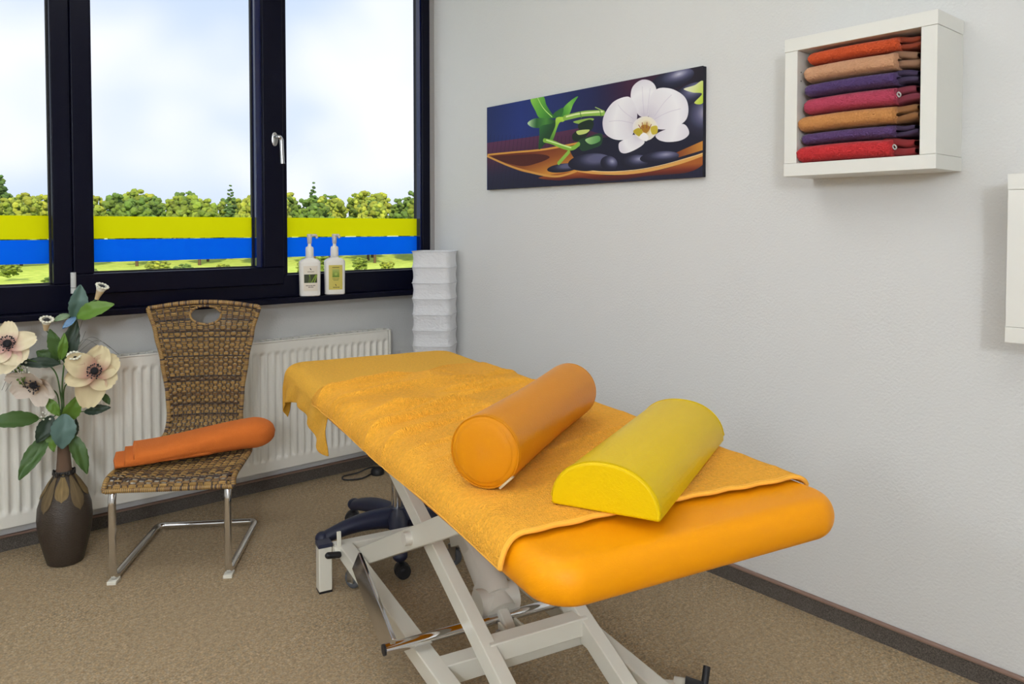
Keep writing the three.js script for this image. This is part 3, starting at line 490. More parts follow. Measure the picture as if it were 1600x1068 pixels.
  const wr = (a, b) => {
    const far = 0.15 + 0.85 * smooth(0.5, -0.25, b), q = b + 0.22 * a + 0.05 * noise(a * 3, b * 3, 7);
    const rg = (n) => Math.pow(Math.max(0, 1 - Math.abs(n) * 3.2), 1.6), k = rg(noise(q * 9, a * 1.3, 1)) * smooth(-0.25, 0.3, noise(a * 2.5, b * 4, 12)), k2 = rg(noise(q * 17 + 3, a * 2.2, 4)) * smooth(-0.2, 0.35, noise(a * 3.5, b * 5, 22));
    return far * (0.03 * k + 0.016 * k2) + 0.0035 * (fbm(a * 6, b * 8, 2, 3) + 0.3);
  };
  const edge = (u) => ({ far: mix(-0.42, -0.56, smooth(0, 1, u)) + 0.012 * Math.sin(u * 14), near: mix(0.806, 0.826, u) + 0.002 * Math.sin(u * 60) + 0.004 * Math.sin(u * 9) });
  const mainFn = (u, v) => { const e = edge(u), b = mix(e.far, e.near, v), a = mix(-0.366 - 0.003 * Math.sin(b * 9), 0.335, u); const k = Math.min(1, 8 * Math.min(u, 1 - u, 1 - v, v + 0.02)); return lay(a, b, 0.0105 + wr(a, b) * (0.15 + 0.85 * k)); };
  const mt = cloth(mainFn, 150, 240, 0.004, M.towelMain, 'table_towel', 'large orange terry towel with wrinkles covering most of the table', [0.73, 1.35]);
  const rim = []; for (let i = 0; i <= 120; i++) rim.push(mainFn(0.002, i / 120)); const rim2 = []; for (let i = 0; i <= 60; i++) rim2.push(mainFn(i / 60, 0.998));
  for (const q of [rim, rim2]) { const g = wire(q, 0.0046, 200, 7); g.applyMatrix4(shift).applyMatrix4(toWorld); part('hem', g, M.hem, mt); }

  // bolsters ----------------------------------------------------------------
  const surf = TB.top + 0.0165;
  const place = (obj, w, l) => obj.position.copy(new THREE.Vector3(w, surf, l).applyMatrix4(toWorld));
  { // full roll: axis along local x
    const b = thing('roll_bolster', 'orange leatherette full-round roll bolster lying on the towel', 'bolster', [0, 0, 0], TB.turn + 0.72);
    place(b, -0.035, 0.437); const rad_ = 0.068, L = 0.56;
    const prof = []; for (let k = 0; k <= 10; k++) { const t = k / 10 * Math.PI / 2; prof.push([Math.sin(t) * (rad_ - 0.012) , -L / 2 - 0.006 * Math.cos(t)]); }
    for (let k = 1; k <= 6; k++) { const t = k / 6 * Math.PI / 2; prof.push([rad_ - 0.012 + 0.012 * Math.sin(t), -L / 2 + 0.012 * (1 - Math.cos(t))]); }
    for (let k = 1; k <= 20; k++) { const s = k / 20; prof.push([rad_ - 0.0035 * Math.sin(s * Math.PI), mix(-L / 2 + 0.012, L / 2 - 0.012, s)]); }
    for (let k = 1; k <= 6; k++) { const t = k / 6 * Math.PI / 2; prof.push([rad_ - 0.012 * (1 - Math.cos(t)), L / 2 - 0.012 * (1 - Math.sin(t))]); }
    prof.push([0, L / 2 + 0.005]);
    const g = lathe(prof, 64); g.rotateZ(-Math.PI / 2); g.translate(0, rad_, 0);
    g.attributes.uv.array.forEach((q, i, A) => { A[i] = i % 2 ? q * 0.9 : q * 0.5; });
    part('cover', g, M.bolster, b);
    for (const s of [-1, 1]) { const pts = []; for (let i = 0; i < 40; i++) { const a = i / 40 * Math.PI * 2; pts.push([s * (L / 2 - 0.004), rad_ + (rad_ - 0.002) * Math.cos(a), (rad_ - 0.002) * Math.sin(a)]); } part('seam', wire(pts, 0.0016, 90, 5, true), M.bolster, b); }
    part('tag', box(-L / 2 - 0.002, -L / 2 + 0.007, -0.0022, 0.0022, -0.017, 0.017, 0.001).rotateX(-0.75).translate(0, rad_ - 0.76 * rad_ * 0.98, 0.65 * rad_ * 0.98), std({ color: C(190, 170, 136), roughness: 0.9 }), b, 'small beige fabric tag');
  }
  { // half roll
    const b = thing('half_round_bolster', 'bright yellow half-round bolster with flat base lying on the towel', 'bolster', [0, 0, 0], TB.turn + 0.615);
    place(b, 0.093, 0.668); const W = 0.096, H = 0.084, L = 0.52;
    const pr = []; for (let k = 0; k <= 28; k++) { const a = Math.PI * (1 - k / 28), c = Math.cos(a), s = Math.sin(a), e = 2.2; const q = Math.pow(Math.abs(c) ** e + s ** e, -1 / e); pr.push([c * q * W, 0.004 + s * q * (H - 0.004)]); }
    const sh = new THREE.Shape(); sh.moveTo(-W + 0.004, 0); pr.forEach(([a, c]) => sh.lineTo(a, c)); sh.lineTo(W - 0.004, 0); sh.lineTo(-W + 0.004, 0);
    const g = new THREE.ExtrudeGeometry(sh, { depth: L - 0.012, bevelEnabled: true, bevelThickness: 0.006, bevelSize: 0.005, bevelOffset: -0.005, bevelSegments: 3, curveSegments: 4 }); g.translate(0, 0, -L / 2 + 0.006); g.rotateY(Math.PI / 2);
    part('cover', metric(g), M.yellowPad, b);
    for (const s of [-1, 1]) part('seam', wire([[s * (L / 2 - 0.004), 0.003, W - 0.001], ...pr.map(([a, c]) => [s * (L / 2 - 0.004), c, -a]).reverse().slice(1, -1), [s * (L / 2 - 0.004), 0.003, -W + 0.001]], 0.0016, 90, 5), M.yellowPad, b);
  }
}

// ------------------------------------------------------------------ swivel stool under the table
{
  const o = thing('swivel_stool', 'black five-star swivel stool with chrome column under the table', 'stool', [-0.712, 0, 0.785], 0);
  for (let k = 0; k < 5; k++) {
    const a = k / 5 * Math.PI * 2 + 0.838, c = Math.cos(a), s = Math.sin(a), R = 0.285;
    const leg = part('leg', sheet((u, v) => { const t = u * Math.PI * 2, w = mix(0.04, 0.026, v), h = mix(0.04, 0.021, v), rr = mix(0.02, R, v), y = 0.105 - 0.03 * v * v + 0.01 * Math.sin(v * 3), px = w * Math.cos(t) * (Math.abs(Math.cos(t)) > 0.7 ? 0.95 : 1), py = h * Math.sin(t); return [c * rr - s * px, y + py, s * rr + c * px]; }, 16, 12), M.bluePlastic, o);
    part('leg_end', new THREE.SphereGeometry(0.026, 16, 12).scale(1, 0.85, 1).translate(c * R, 0.08, s * R), M.bluePlastic, leg);
    const cg = new THREE.Group(); cg.name = 'castor'; cg.position.set(c * R, 0, s * R); cg.rotation.y = k * 1.3; o.add(cg);
    for (const q of [-1, 1]) part('wheel', cyl([q * 0.006, 0.027, 0.008], [q * 0.022, 0.027, 0.008], 0.027, 0.024, 24), M.blackPlastic, cg); part('castor_hood', new THREE.SphereGeometry(0.025, 16, 8, 0, 6.3, 0, 1.5).translate(0, 0.03, 0.006), M.blackPlastic, cg);
  }
  part('hub', cyl([0, 0.07, 0], [0, 0.145, 0], 0.045, 0.034, 28), M.bluePlastic, o);
  part('column', cyl([0, 0.14, 0], [0, 0.43, 0], 0.024, 0.024, 28), M.chrome, o, 'chrome gas lift column');
  part('seat', lathe([[0, 0.42], [0.12, 0.425], [0.165, 0.44], [0.172, 0.465], [0.16, 0.487], [0.1, 0.492], [0, 0.492]], 40), M.blackPlastic, o);
}

// ------------------------------------------------------------------ power adapter on the floor
{
  const o = thing('power_adapter', 'small round black power adapter with looped cable on the carpet', 'adapter', [-0.36, 0, 0.03]);
  part('housing', lathe([[0, 0], [0.03, 0], [0.033, 0.006], [0.03, 0.024], [0.018, 0.033], [0, 0.034]], 28), M.blackPlastic, o);
  part('cable', wire([[-0.03, 0.01, 0.0], [-0.1, 0.006, 0.02], [-0.17, 0.006, -0.02], [-0.15, 0.007, -0.06], [-0.08, 0.012, -0.05], [-0.02, 0.03, -0.03], [0.05, 0.01, -0.04]], 0.0038, 70, 7), M.blackPlastic, o);
}

// ------------------------------------------------------------------ woven cane chair
{
  const o = thing('cane_chair', 'woven brown cane cantilever chair with chrome tube base', 'chair', [-1.332, 0, 0.35], -32.96 * Math.PI / 180);
  const hw = 0.187, zf = 0.225, zr = -0.228, r = 0.0125;
  const fr = part('tube_frame', bent([[-0.15, 0.335, -0.12], [-hw, 0.322, zf - 0.02], [-hw, 0.29, zf], [-hw, 0.016, zf], [-hw, 0.016, zr], [hw, 0.016, zr], [hw, 0.016, zf], [hw, 0.29, zf], [hw, 0.322, zf - 0.02], [0.15, 0.335, -0.12]], 0.03, r, 14), M.chrome, o, 'chrome tube cantilever frame');
  for (const s of [-1, 1]) part('glide', box(s * hw - 0.015, s * hw + 0.015, 0, 0.012, zf - 0.028, zf + 0.016, 0.002), M.whitePaint, o, 'white plastic floor glide');
  // shell: profile from front rim to the top of the back
  const prof = new THREE.CatmullRomCurve3([[0.235, 0.318], [0.226, 0.338], [0.19, 0.35], [0.1, 0.352], [0, 0.352], [-0.1, 0.356], [-0.165, 0.37], [-0.2, 0.405], [-0.213, 0.46], [-0.216, 0.56], [-0.217, 0.69], [-0.216, 0.785], [-0.214, 0.88]].map(([z, y]) => new THREE.Vector3(0, y, z)), false, 'centripetal');
  const LEN = prof.getLength(), widths = [[0, 0.207], [0.1, 0.208], [0.3, 0.205], [0.38, 0.195], [0.43, 0.165], [0.48, 0.142], [0.55, 0.136], [0.65, 0.142], [0.78, 0.16], [0.9, 0.183], [1, 0.208]];
  const width = (t) => { for (let i = 1; i < widths.length; i++) if (t <= widths[i][0]) { const [a, b] = widths[i - 1], [c, d] = widths[i]; return mix(b, d, smooth(a, c, t) * 0.6 + 0.4 * (t - a) / (c - a)); } return widths[10][1]; };
  const S = (u, t, lift = 0) => {
    const p = prof.getPointAt(clamp(t)), g = prof.getTangentAt(clamp(t)), ny = -g.z, nz = g.y;   // normal in the profile plane
    const w = width(clamp(t)), dish = (t < 0.42 ? -0.012 : -0.022 * smooth(0.42, 0.6, t)) * (1 - u * u), crown = 0.022 * (1 - u * u) * smooth(0.9, 1, t);
    const up = Math.abs(ny) > 0.0001 || Math.abs(nz) > 0.0001 ? 1 : 0; const k = (dish + lift) * up;
    return [u * w, p.y + (t < 0.42 ? Math.abs(ny) : -Math.abs(ny) * 0 + ny * Math.sign(ny || 1) * 0) * k + crown, p.z + (t < 0.42 ? nz * Math.sign(ny || 1) * k : Math.abs(nz) * k)];
  };
  const tan = [0.44, 0.26, 0.075], dk = [0.06, 0.036, 0.026], md = [0.25, 0.135, 0.045];
  const hole = { t: 0.955, u: 0, a: 0.3, b: 0.03 };
  const inHole = (u, t) => ((u - hole.u) / hole.a) ** 2 + ((t - hole.t) / hole.b) ** 2 < 1;
  const strand = (pts, w, th, n, colf) => { // flat oval strand swept through points with a given normal
    const pos = [], idx = [], col = [], m = 6;
    pts.forEach((q, i) => {
      const a = pts[Math.max(0, i - 1)].p, b = pts[Math.min(pts.length - 1, i + 1)].p, T = new THREE.Vector3(b[0] - a[0], b[1] - a[1], b[2] - a[2]).normalize(), N = q.n.clone().addScaledVector(T, -q.n.dot(T)).normalize(), Bn = T.clone().cross(N);
      const cc = colf(i / (pts.length - 1)); for (let k = 0; k < m; k++) { const f = k / m * Math.PI * 2, cx = Math.cos(f) * w, cy = Math.sin(f) * th; pos.push(q.p[0] + Bn.x * cx + N.x * cy, q.p[1] + Bn.y * cx + N.y * cy, q.p[2] + Bn.z * cx + N.z * cy); col.push(...cc); }
    });
    for (let i = 0; i < pts.length - 1; i++) for (let k = 0; k < m; k++) { const a = i * m + k, b = i * m + (k + 1) % m, c = a + m, d = b + m; idx.push(a, b, d, a, d, c); }
    const g = new THREE.BufferGeometry(); g.setAttribute('position', new THREE.Float32BufferAttribute(pos, 3)); g.setAttribute('color', new THREE.Float32BufferAttribute(col, 3)); g.setAttribute('uv', new THREE.Float32BufferAttribute(new Float32Array(pos.length / 3 * 2), 2)); g.setIndex(idx); g.computeVertexNormals(); return g;
  };
  const nrm = (u, t) => { const a = S(u - 0.02, t), b = S(u + 0.02, t), c = S(u, Math.max(0, t - 0.004)), d = S(u, Math.min(1, t + 0.004)); return new THREE.Vector3(b[0] - a[0], b[1] - a[1], b[2] - a[2]).cross(new THREE.Vector3(d[0] - c[0], d[1] - c[1], d[2] - c[2])).normalize(); };
  const rows = Math.round(LEN / 0.0115), stakes = 17, weave = { seat: [], backrest: [] };
  for (let k = 1; k < rows; k++) {
    const t = k / rows, dbl = [-0.0026, 0.0026];
    for (const off of dbl) {
      const t2 = t + off / LEN, runs = []; let cur = [];
      for (let i = 0; i <= 100; i++) {
        const u = -0.97 + 1.94 * i / 100; if (inHole(u, t2)) { if (cur.length > 2) runs.push(cur); cur = []; continue; }
        const ph = (u + 1) / 2 * stakes, lift = 0.0042 * Math.sin(ph * Math.PI + k * Math.PI), n = nrm(u, t2), p = S(u, t2 + 0.0012 * noise(u * 3, k * 1.3)); cur.push({ p: [p[0] + n.x * lift, p[1] + n.y * lift, p[2] + n.z * lift], n });
      }
      if (cur.length > 2) runs.push(cur);
      const base = rnd(), c0 = base < 0.62 ? tan : base < 0.85 ? md : dk;
      for (const q of runs) weave[t < 0.42 ? 'seat' : 'backrest'].push(strand(q, 0.0027, 0.0018, 6, (f) => { const s = 0.8 + 0.35 * noise(f * 9, k * 2.7, base * 9) + 0.25 * noise(f * 40, k, 3); return c0.map((v) => v * clamp(s, 0.35, 1.4)); }));
    }
  }
  for (let s = 0; s <= stakes; s++) { // dark stakes
    for (const [a, b, key] of [[0.005, 0.42, 'seat'], [0.42, 0.998, 'backrest']]) {
      let cur = []; const u = clamp(-1 + 2 * (s + 0.0) / stakes, -0.97, 0.97); const runs = [];
      for (let i = 0; i <= 60; i++) { const t = mix(a, b, i / 60); if (inHole(u, t)) { if (cur.length > 2) runs.push(cur); cur = []; continue; } cur.push({ p: S(u, t), n: nrm(u, t) }); }
      if (cur.length > 2) runs.push(cur); for (const q of runs) weave[key].push(strand(q, 0.0042, 0.0024, 6, () => dk));
    }
  }
  // wound rim, in short turns
  const rimPath = (pts, rr, key, closed) => {
    const cv = new THREE.CatmullRomCurve3(pts.map((p) => new THREE.Vector3(...p)), closed), L = cv.getLength(), n = Math.round(L / 0.0016), g = new THREE.TubeGeometry(cv, n, rr, 8, closed), P = g.attributes.position, Nn = g.attributes.normal, col = new Float32Array(P.count * 3);
    for (let i = 0; i < P.count; i++) { const ring = Math.floor(i / 9), f = (ring % 4), b = f === 0 ? -0.0016 : 0.0005; P.setXYZ(i, P.getX(i) + Nn.getX(i) * b, P.getY(i) + Nn.getY(i) * b, P.getZ(i) + Nn.getZ(i) * b); const h = Math.sin(Math.floor(ring / 4) * 12.9898) * 43758.5453, q = h - Math.floor(h), c = f === 0 ? dk : q < 0.6 ? tan : q < 0.82 ? md : dk; col.set(c.map((v) => v * (0.8 + 0.4 * q)), i * 3); }
    g.setAttribute('color', new THREE.BufferAttribute(col, 3)); weave[key].push(g);
  };
  const side = (u, a, b, n) => { const q = []; for (let i = 0; i <= n; i++) q.push(S(u, mix(a, b, i / n))); return q; };
  const cross = (t, n) => { const q = []; for (let i = 0; i <= n; i++) q.push(S(-1 + 2 * i / n, t)); return q; };
  rimPath([...side(-1, 0.42, 0, 20), ...cross(0, 12).slice(1), ...side(1, 0, 0.42, 20).slice(1)], 0.0085, 'seat');
  rimPath([...side(-1, 0.42, 1, 24), ...cross(1, 14).slice(1), ...side(1, 1, 0.42, 24).slice(1)], 0.0085, 'backrest');
  const hr = []; for (let i = 0; i < 28; i++) { const a = i / 28 * Math.PI * 2; hr.push(S(hole.u + hole.a * Math.cos(a), hole.t + hole.b * Math.sin(a))); } rimPath(hr, 0.005, 'backrest', true);
  const seat = part('seat', weave.seat, M.cane, o, 'woven cane seat'); part('backrest', weave.backrest, M.cane, o, 'woven cane back with hand hole');

  // folded blanket across the seat
  const bl = thing('folded_blanket', 'folded orange fleece blanket lying across the cane chair seat', 'blanket', [-1.32, 0.36, 0.334], -32.96 * Math.PI / 180 + 0.33);
  const roll = (x0, x1, hw2, h, bulge, y0, z0, sd) => sheet((u, v) => {
    const a = u * Math.PI * 2, e = 2.7, c = Math.cos(a), s = Math.sin(a), q = Math.pow(Math.abs(c) ** e + Math.abs(s) ** e, -1 / e), endR = Math.sqrt(Math.max(0, 1 - Math.pow(Math.max(0, (v - 0.84) / 0.16), 2))), endL = v < 0.015 ? v / 0.015 : 1, k = endR * endL, f = mix(0.6, bulge, smooth(0, 0.9, v)), wd = mix(1.12, 0.84, smooth(0, 0.9, v));
    const y = y0 + h * f / 2 + s * q * h * f / 2 * Math.max(0.02, k) + 0.002 * fbm(v * 9, u * 6, sd, 3); return [mix(x0, x1, v), Math.max(0.001, y), z0 + c * q * hw2 * wd * Math.max(0.02, k) + 0.004 * noise(v * 6, sd)];
  }, 48, 60);
  part('main_fold', roll(-0.2, 0.3, 0.09, 0.096, 1.1, 0, 0, 1), M.blanket, bl);
  part('inner_fold', roll(-0.225, 0.1, 0.086, 0.07, 0.95, 0.0, 0.008, 4), M.blanket, bl);
  part('inner_fold', roll(-0.256, 0.1, 0.08, 0.044, 0.9, 0.0, 0.014, 7), M.blanket, bl);
}

// ------------------------------------------------------------------ vase with artificial flowers (local frame: x right, z towards the viewer)
{
  const px = (u, v, z = 0) => [(u - 115) / 502, (878 - v) / 434, z];
  const turn = -0.167, pos = [-1.7, 0, 0.14];
  const va = thing('vase', 'brown bottle vase with leaf pattern and beaded neck', 'vase', pos, turn);
  part('body', lathe([[0, 0], [0.05, 0], [0.058, 0.004], [0.07, 0.05], [0.084, 0.11], [0.0885, 0.16], [0.085, 0.205], [0.072, 0.25], [0.05, 0.29], [0.034, 0.312], [0.027, 0.325]], 56), phys({ color: C(62, 52, 44), roughness: 0.42, bumpMap: rep(wallTex, 1, 3), bumpScale: 0.002 }), va);
  part('neck', lathe([[0.027, 0.322], [0.024, 0.34], [0.0205, 0.39], [0.019, 0.43], [0.021, 0.44], [0.016, 0.44], [0.014, 0.4]], 32), std({ color: C(118, 92, 72), roughness: 0.8, bumpMap: rep(grainTex, 3), bumpScale: 0.001 }), va);
  const surfR = (y) => { const P = [[0.11, 0.084], [0.16, 0.0885], [0.205, 0.085], [0.25, 0.072], [0.29, 0.05], [0.312, 0.034], [0.33, 0.0275]]; for (let i = 1; i < P.length; i++) if (y <= P[i][0]) return mix(P[i - 1][1], P[i][1], (y - P[i - 1][0]) / (P[i][0] - P[i - 1][0])); return 0.0275; };
  for (let k = 0; k < 9; k++) { // dried leaves laid on the shoulder
    const a0 = k / 9 * Math.PI * 2 + 0.3, low = k % 2 ? 0.2 : 0.235, wd = k % 2 ? 0.3 : 0.36, c = k % 2 ? [0.16, 0.11, 0.05] : [0.23, 0.155, 0.06];
    part('dried_leaf', sheet((u, v) => { const y = mix(0.325, low, v), w = wd * Math.pow(Math.sin(Math.PI * Math.pow(clamp(v * 0.86 + 0.1), 1.25)), 0.8) * (1 - smooth(0.85, 1, v)) + 0.001, a = a0 + (u - 0.5) * 2 * w, rr = surfR(y) + 0.0018 + 0.0006 * k % 0.0012; return [Math.cos(a) * rr, y, Math.sin(a) * rr]; }, 10, 16, (u, v) => { const q = 0.85 + 0.3 * noise(u * 12, v * 4, k) + (Math.abs(u - 0.5) < 0.06 ? 0.25 : 0); return c.map((z) => z * q); }), std({ vertexColors: true, roughness: 0.8, side: THREE.DoubleSide }), va);
  }
  const ring = part('bead_collar', lathe([[0.0275, 0.316], [0.033, 0.322], [0.0275, 0.33]], 24), M.dark, va);
  for (let i = 0; i < 16; i++) { const a = i / 16 * Math.PI * 2 + 0.1 * (i % 3); part('bead', new THREE.TorusGeometry(0.0062, 0.0022, 6, 12).rotateY(-a + Math.PI / 2).rotateX(0.3 * (i % 3 - 1)).translate(Math.cos(a) * 0.0345, 0.322 + 0.003 * (i % 2), Math.sin(a) * 0.0345), std({ color: C(44, 40, 38), roughness: 0.4 }), ring); }

  const fl = thing('flower_arrangement', 'artificial cream and pink anemones with green leaves in the brown vase', 'flowers', pos, turn);
  const leafMat = (r, g, b) => phys({ color: C(r, g, b), roughness: 0.5, side: THREE.DoubleSide });
  const LM = { dk: leafMat(40, 58, 42), mid: leafMat(66, 96, 42), lt: leafMat(98, 134, 48), blue: leafMat(84, 112, 104), pale: leafMat(128, 152, 116), steel: leafMat(104, 140, 176) };
  const leaf = (b, t, wpx, mat, face = [0, 0.25, 1], curl = 0.1, zb = 0, zt = 0.02) => {
    const B = new THREE.Vector3(...px(...b, zb)), T = new THREE.Vector3(...px(...t, zt)), d = T.clone().sub(B), L = d.length(), D = d.clone().normalize(), F = new THREE.Vector3(...face).normalize(), sd = D.clone().cross(F).normalize(), N = sd.clone().cross(D).normalize(), w = wpx / 470 / 2;
    part('leaf', sheet((u, v) => {
      const s = (u - 0.5) * 2, ww = w * Math.pow(Math.sin(Math.PI * Math.pow(clamp(v * 0.97 + 0.015), 0.85)), 0.8) * (1 + 0.05 * Math.sin(v * 40)), h = curl * L * (Math.sin(v * Math.PI) - 0.3 * v) + 0.3 * ww * Math.abs(s) + 0.006 * noise(v * 4, s * 2, L * 50);
      const q = B.clone().addScaledVector(d, v).addScaledVector(sd, s * ww).addScaledVector(N, h); return q.toArray();
    }, 8, 18), mat, fl);
  };
  const stem = (pts, r, mat) => part('stem', wire(pts, r, 40, 7), mat || LM.mid, fl);
  const root = px(115, 700);
  leaf([136, 502], [145, 447], 30, LM.blue, [0.2, 0, 1], 0.05, 0.0, 0.02); leaf([139, 498], [197, 478], 29, LM.lt, [0, 0.6, 1], 0.08, 0.01, 0.05); leaf([137, 497], [116, 513], 11, LM.steel, [0, 0.4, 1], 0.05, 0.02, 0.03);
  leaf([130, 494], [100, 502], 11, LM.pale, [0, 0.5, 1], 0.12, 0, 0.01); leaf([119, 568], [138, 502], 27, LM.dk, [0, 0.1, 1], 0.05, -0.01, 0.0); leaf([112, 560], [97, 513], 22, LM.mid, [-0.1, 0.1, 1], 0.06, 0, 0.02); leaf([113, 562], [119, 520], 15, LM.lt, [0.2, 0.1, 1], 0.05, 0.01, 0.03);
  leaf([108, 568], [76, 548], 26, LM.mid, [-0.2, 0.4, 1], 0.1, -0.02, -0.02); leaf([112, 568], [49, 563], 19, LM.dk, [0, 0.5, 1], 0.06, 0, 0.01); leaf([78, 650], [-2, 645], 27, LM.mid, [0, 0.5, 1], 0.1, 0.0, 0.05); leaf([98, 645], [75, 682], 26, LM.dk, [0.2, 0.2, 1], 0.05, 0.03, 0.05);
  leaf([91, 675], [48, 733], 27, LM.mid, [-0.2, 0.3, 1], 0.06, 0.02, 0.06); leaf([117, 643], [113, 695], 37, LM.blue, [0, 0.2, 1], 0.08, 0.045, 0.06); leaf([95, 658], [100, 700], 18, LM.lt, [-0.3, 0.2, 1], 0.05, 0.02, 0.04); leaf([124, 676], [151, 740], 24, LM.mid, [0.3, 0.2, 1], 0.07, 0.02, 0.05);
  leaf([119, 660], [137, 620], 28, LM.lt, [0.3, 0.1, 1], 0.05, 0.0, 0.02); leaf([148, 648], [190, 643], 17, LM.dk, [0, 0.4, 1], 0.08, 0.0, 0.02); leaf([176, 622], [189, 640], 12, LM.mid, [0.4, 0.1, 1], 0.05, -0.01, 0.0); leaf([90, 620], [110, 648], 17, LM.lt, [0, 0.2, 1], 0.05, 0.01, 0.02); leaf([125, 688], [135, 655], 16, LM.dk, [0.3, 0.1, 1], 0.05, 0.01, 0.02);
  const cream = (r0, r1) => (u, v) => { const q = smooth(0.05, 0.62, v), e = 0.04 * noise(u * 9, v * 3); return [mix(r0[0], r1[0], q) + e, mix(r0[1], r1[1], q) + e, mix(r0[2], r1[2], q) + e]; };
  const petalMat = phys({ vertexColors: true, roughness: 0.75, side: THREE.DoubleSide, sheen: 0.3 });
  const blossom = (c, z, normal, petals, R0, inner, outer, spin = 0) => {
    const g = new THREE.Group(); g.name = 'blossom'; g.position.set(...px(...c, z)); g.quaternion.setFromUnitVectors(new THREE.Vector3(0, 0, 1), new THREE.Vector3(...normal).normalize()); g.rotateZ(spin); fl.add(g);
    petals.forEach(([ang, len, wid, cup], i) => {
      const a = ang * Math.PI / 180, ca = Math.cos(a), sa = Math.sin(a), L = len * R0, W = wid * R0;
      part('petal', sheet((u, v) => { const s = (u - 0.5) * 2, w = W * Math.pow(Math.sin(Math.PI * Math.pow(v * 0.82 + 0.06, 0.8)), 0.62), r = L * (v - 0.05 * s * s * v + 0.02 * Math.sin(s * 9) * v), zz = cup * L * v * v + 0.2 * w * s * s + 0.0035 * noise(s * 3, v * 4, i * 3 + L * 90) - 0.003 * i; const X = r, Y = s * w; return [ca * X - sa * Y, sa * X + ca * Y, zz]; }, 12, 14, cream(inner, outer)), petalMat, g);
    });
    const core = part('flower_centre', new THREE.SphereGeometry(0.0135, 16, 12).scale(1, 1, 0.7).translate(0, 0, 0.01), std({ color: C(24, 22, 28), roughness: 0.8 }), g);
    const st = []; for (let k = 0; k < 26; k++) { const a = k * 2.4, r = 0.018 + 0.011 * ((k * 7) % 5) / 5, e = [Math.cos(a) * r, Math.sin(a) * r, 0.012 + 0.005 * (k % 3)]; st.push(cyl([0, 0, 0.006], e, 0.0006, 0.0006, 5), new THREE.SphereGeometry(0.0029, 6, 5).translate(...e)); }
    part('stamens', st, std({ color: C(44, 40, 48), roughness: 0.8 }), core);
  };
  const pink = [0.52, 0.27, 0.2], pk2 = [0.66, 0.36, 0.31], cr = [0.72, 0.62, 0.38], cr2 = [0.78, 0.68, 0.46], wht = [0.74, 0.64, 0.55];
  blossom([35, 530], 0.05, [0.1, 0.35, 1], [[85, 0.95, 0.36, 0.1], [10, 1.05, 0.42, 0.12], [170, 0.95, 0.5, 0.1], [215, 1, 0.55, 0.05], [300, 0.95, 0.6, 0.02], [255, 1.2, 0.66, -0.1]], 0.082, pk2, cr2);
  blossom([163, 580], 0.06, [0.25, 0.15, 1], [[150, 1.25, 0.52, 0.16], [195, 1.15, 0.46, 0.1], [70, 1.1, 0.52, 0.1], [20, 1.1, 0.55, 0.06], [320, 1.05, 0.6, 0.04], [262, 1.55, 0.62, -0.12]], 0.084, pink, cr);
  blossom([74, 594], 0.03, [-0.5, -0.45, 0.7], [[80, 0.8, 0.4, 0.3], [150, 1.1, 0.5, 0.35], [210, 1.1, 0.5, 0.3], [280, 1.1, 0.5, 0.3], [340, 1, 0.45, 0.35]], 0.08, [0.5, 0.33, 0.2], wht);
  const trumpet = (b, t, z, mat2) => {
    const B = new THREE.Vector3(...px(...b, z)), T = new THREE.Vector3(...px(...t, z + 0.02)), d = T.clone().sub(B), L = d.length(), g = new THREE.Group(); g.name = 'trumpet_flower'; g.position.copy(B); g.quaternion.setFromUnitVectors(new THREE.Vector3(0, 1, 0), d.normalize()); fl.add(g);
    part('cup', sheet((u, v) => { const a = u * Math.PI * 2, r = mix(0.007, 0.019, Math.pow(v, 1.4)) * (1 + (v > 0.85 ? 0.14 * Math.sin(a * 9) : 0)); return [Math.cos(a) * r, v * L, Math.sin(a) * r]; }, 36, 8, (u, v) => (v > 0.7 ? [0.82, 0.8, 0.7] : [0.62, 0.46, 0.26])), petalMat, g);
    part('rim', (() => { const q = []; for (let k = 0; k < 12; k++) { const a = k / 12 * Math.PI * 2; q.push(new THREE.SphereGeometry(0.0052, 8, 6).scale(1, 0.6, 1).translate(Math.cos(a) * 0.019, L, Math.sin(a) * 0.019)); } return q; })(), std({ color: C(232, 228, 208), roughness: 0.8 }), g);
    part('flower_centre', new THREE.SphereGeometry(0.01, 12, 8).scale(1, 0.5, 1).translate(0, L * 0.96, 0), M.blackPlastic, g);
  };
  trumpet([170, 470], [179, 449], 0.03); trumpet([91, 514], [93, 497], 0.02); trumpet([133, 566], [133, 553], 0.05);
  stem([root, px(113, 640, 0.005), px(118, 570), px(137, 500), px(152, 482, 0.02), px(170, 470, 0.03)], 0.0028); stem([root, px(116, 640), px(121, 600, 0.02), px(150, 592, 0.03), px(162, 583, 0.055)], 0.0024); stem([root, px(112, 620), px(100, 575), px(60, 555, 0.02), px(37, 535, 0.045)], 0.0024);
  stem([root, px(110, 640), px(104, 612), px(85, 600, 0.02)], 0.0024); stem([px(112, 570), px(105, 535), px(92, 515, 0.02)], 0.0018); stem([px(113, 640), px(100, 650), px(78, 650)], 0.0018); stem([px(118, 645), px(135, 646), px(150, 647)], 0.0018); stem([px(118, 600), px(126, 575, 0.03), px(133, 566, 0.05)], 0.0014);
  stem([root, px(106, 665, 0.01), px(91, 675, 0.02)], 0.0018); stem([root, px(118, 670, 0.01), px(124, 676, 0.02)], 0.0018); stem([root, px(113, 660, 0.02), px(117, 644, 0.045)], 0.0018);
  const grassMat = std({ color: C(92, 92, 84), roughness: 0.7 });
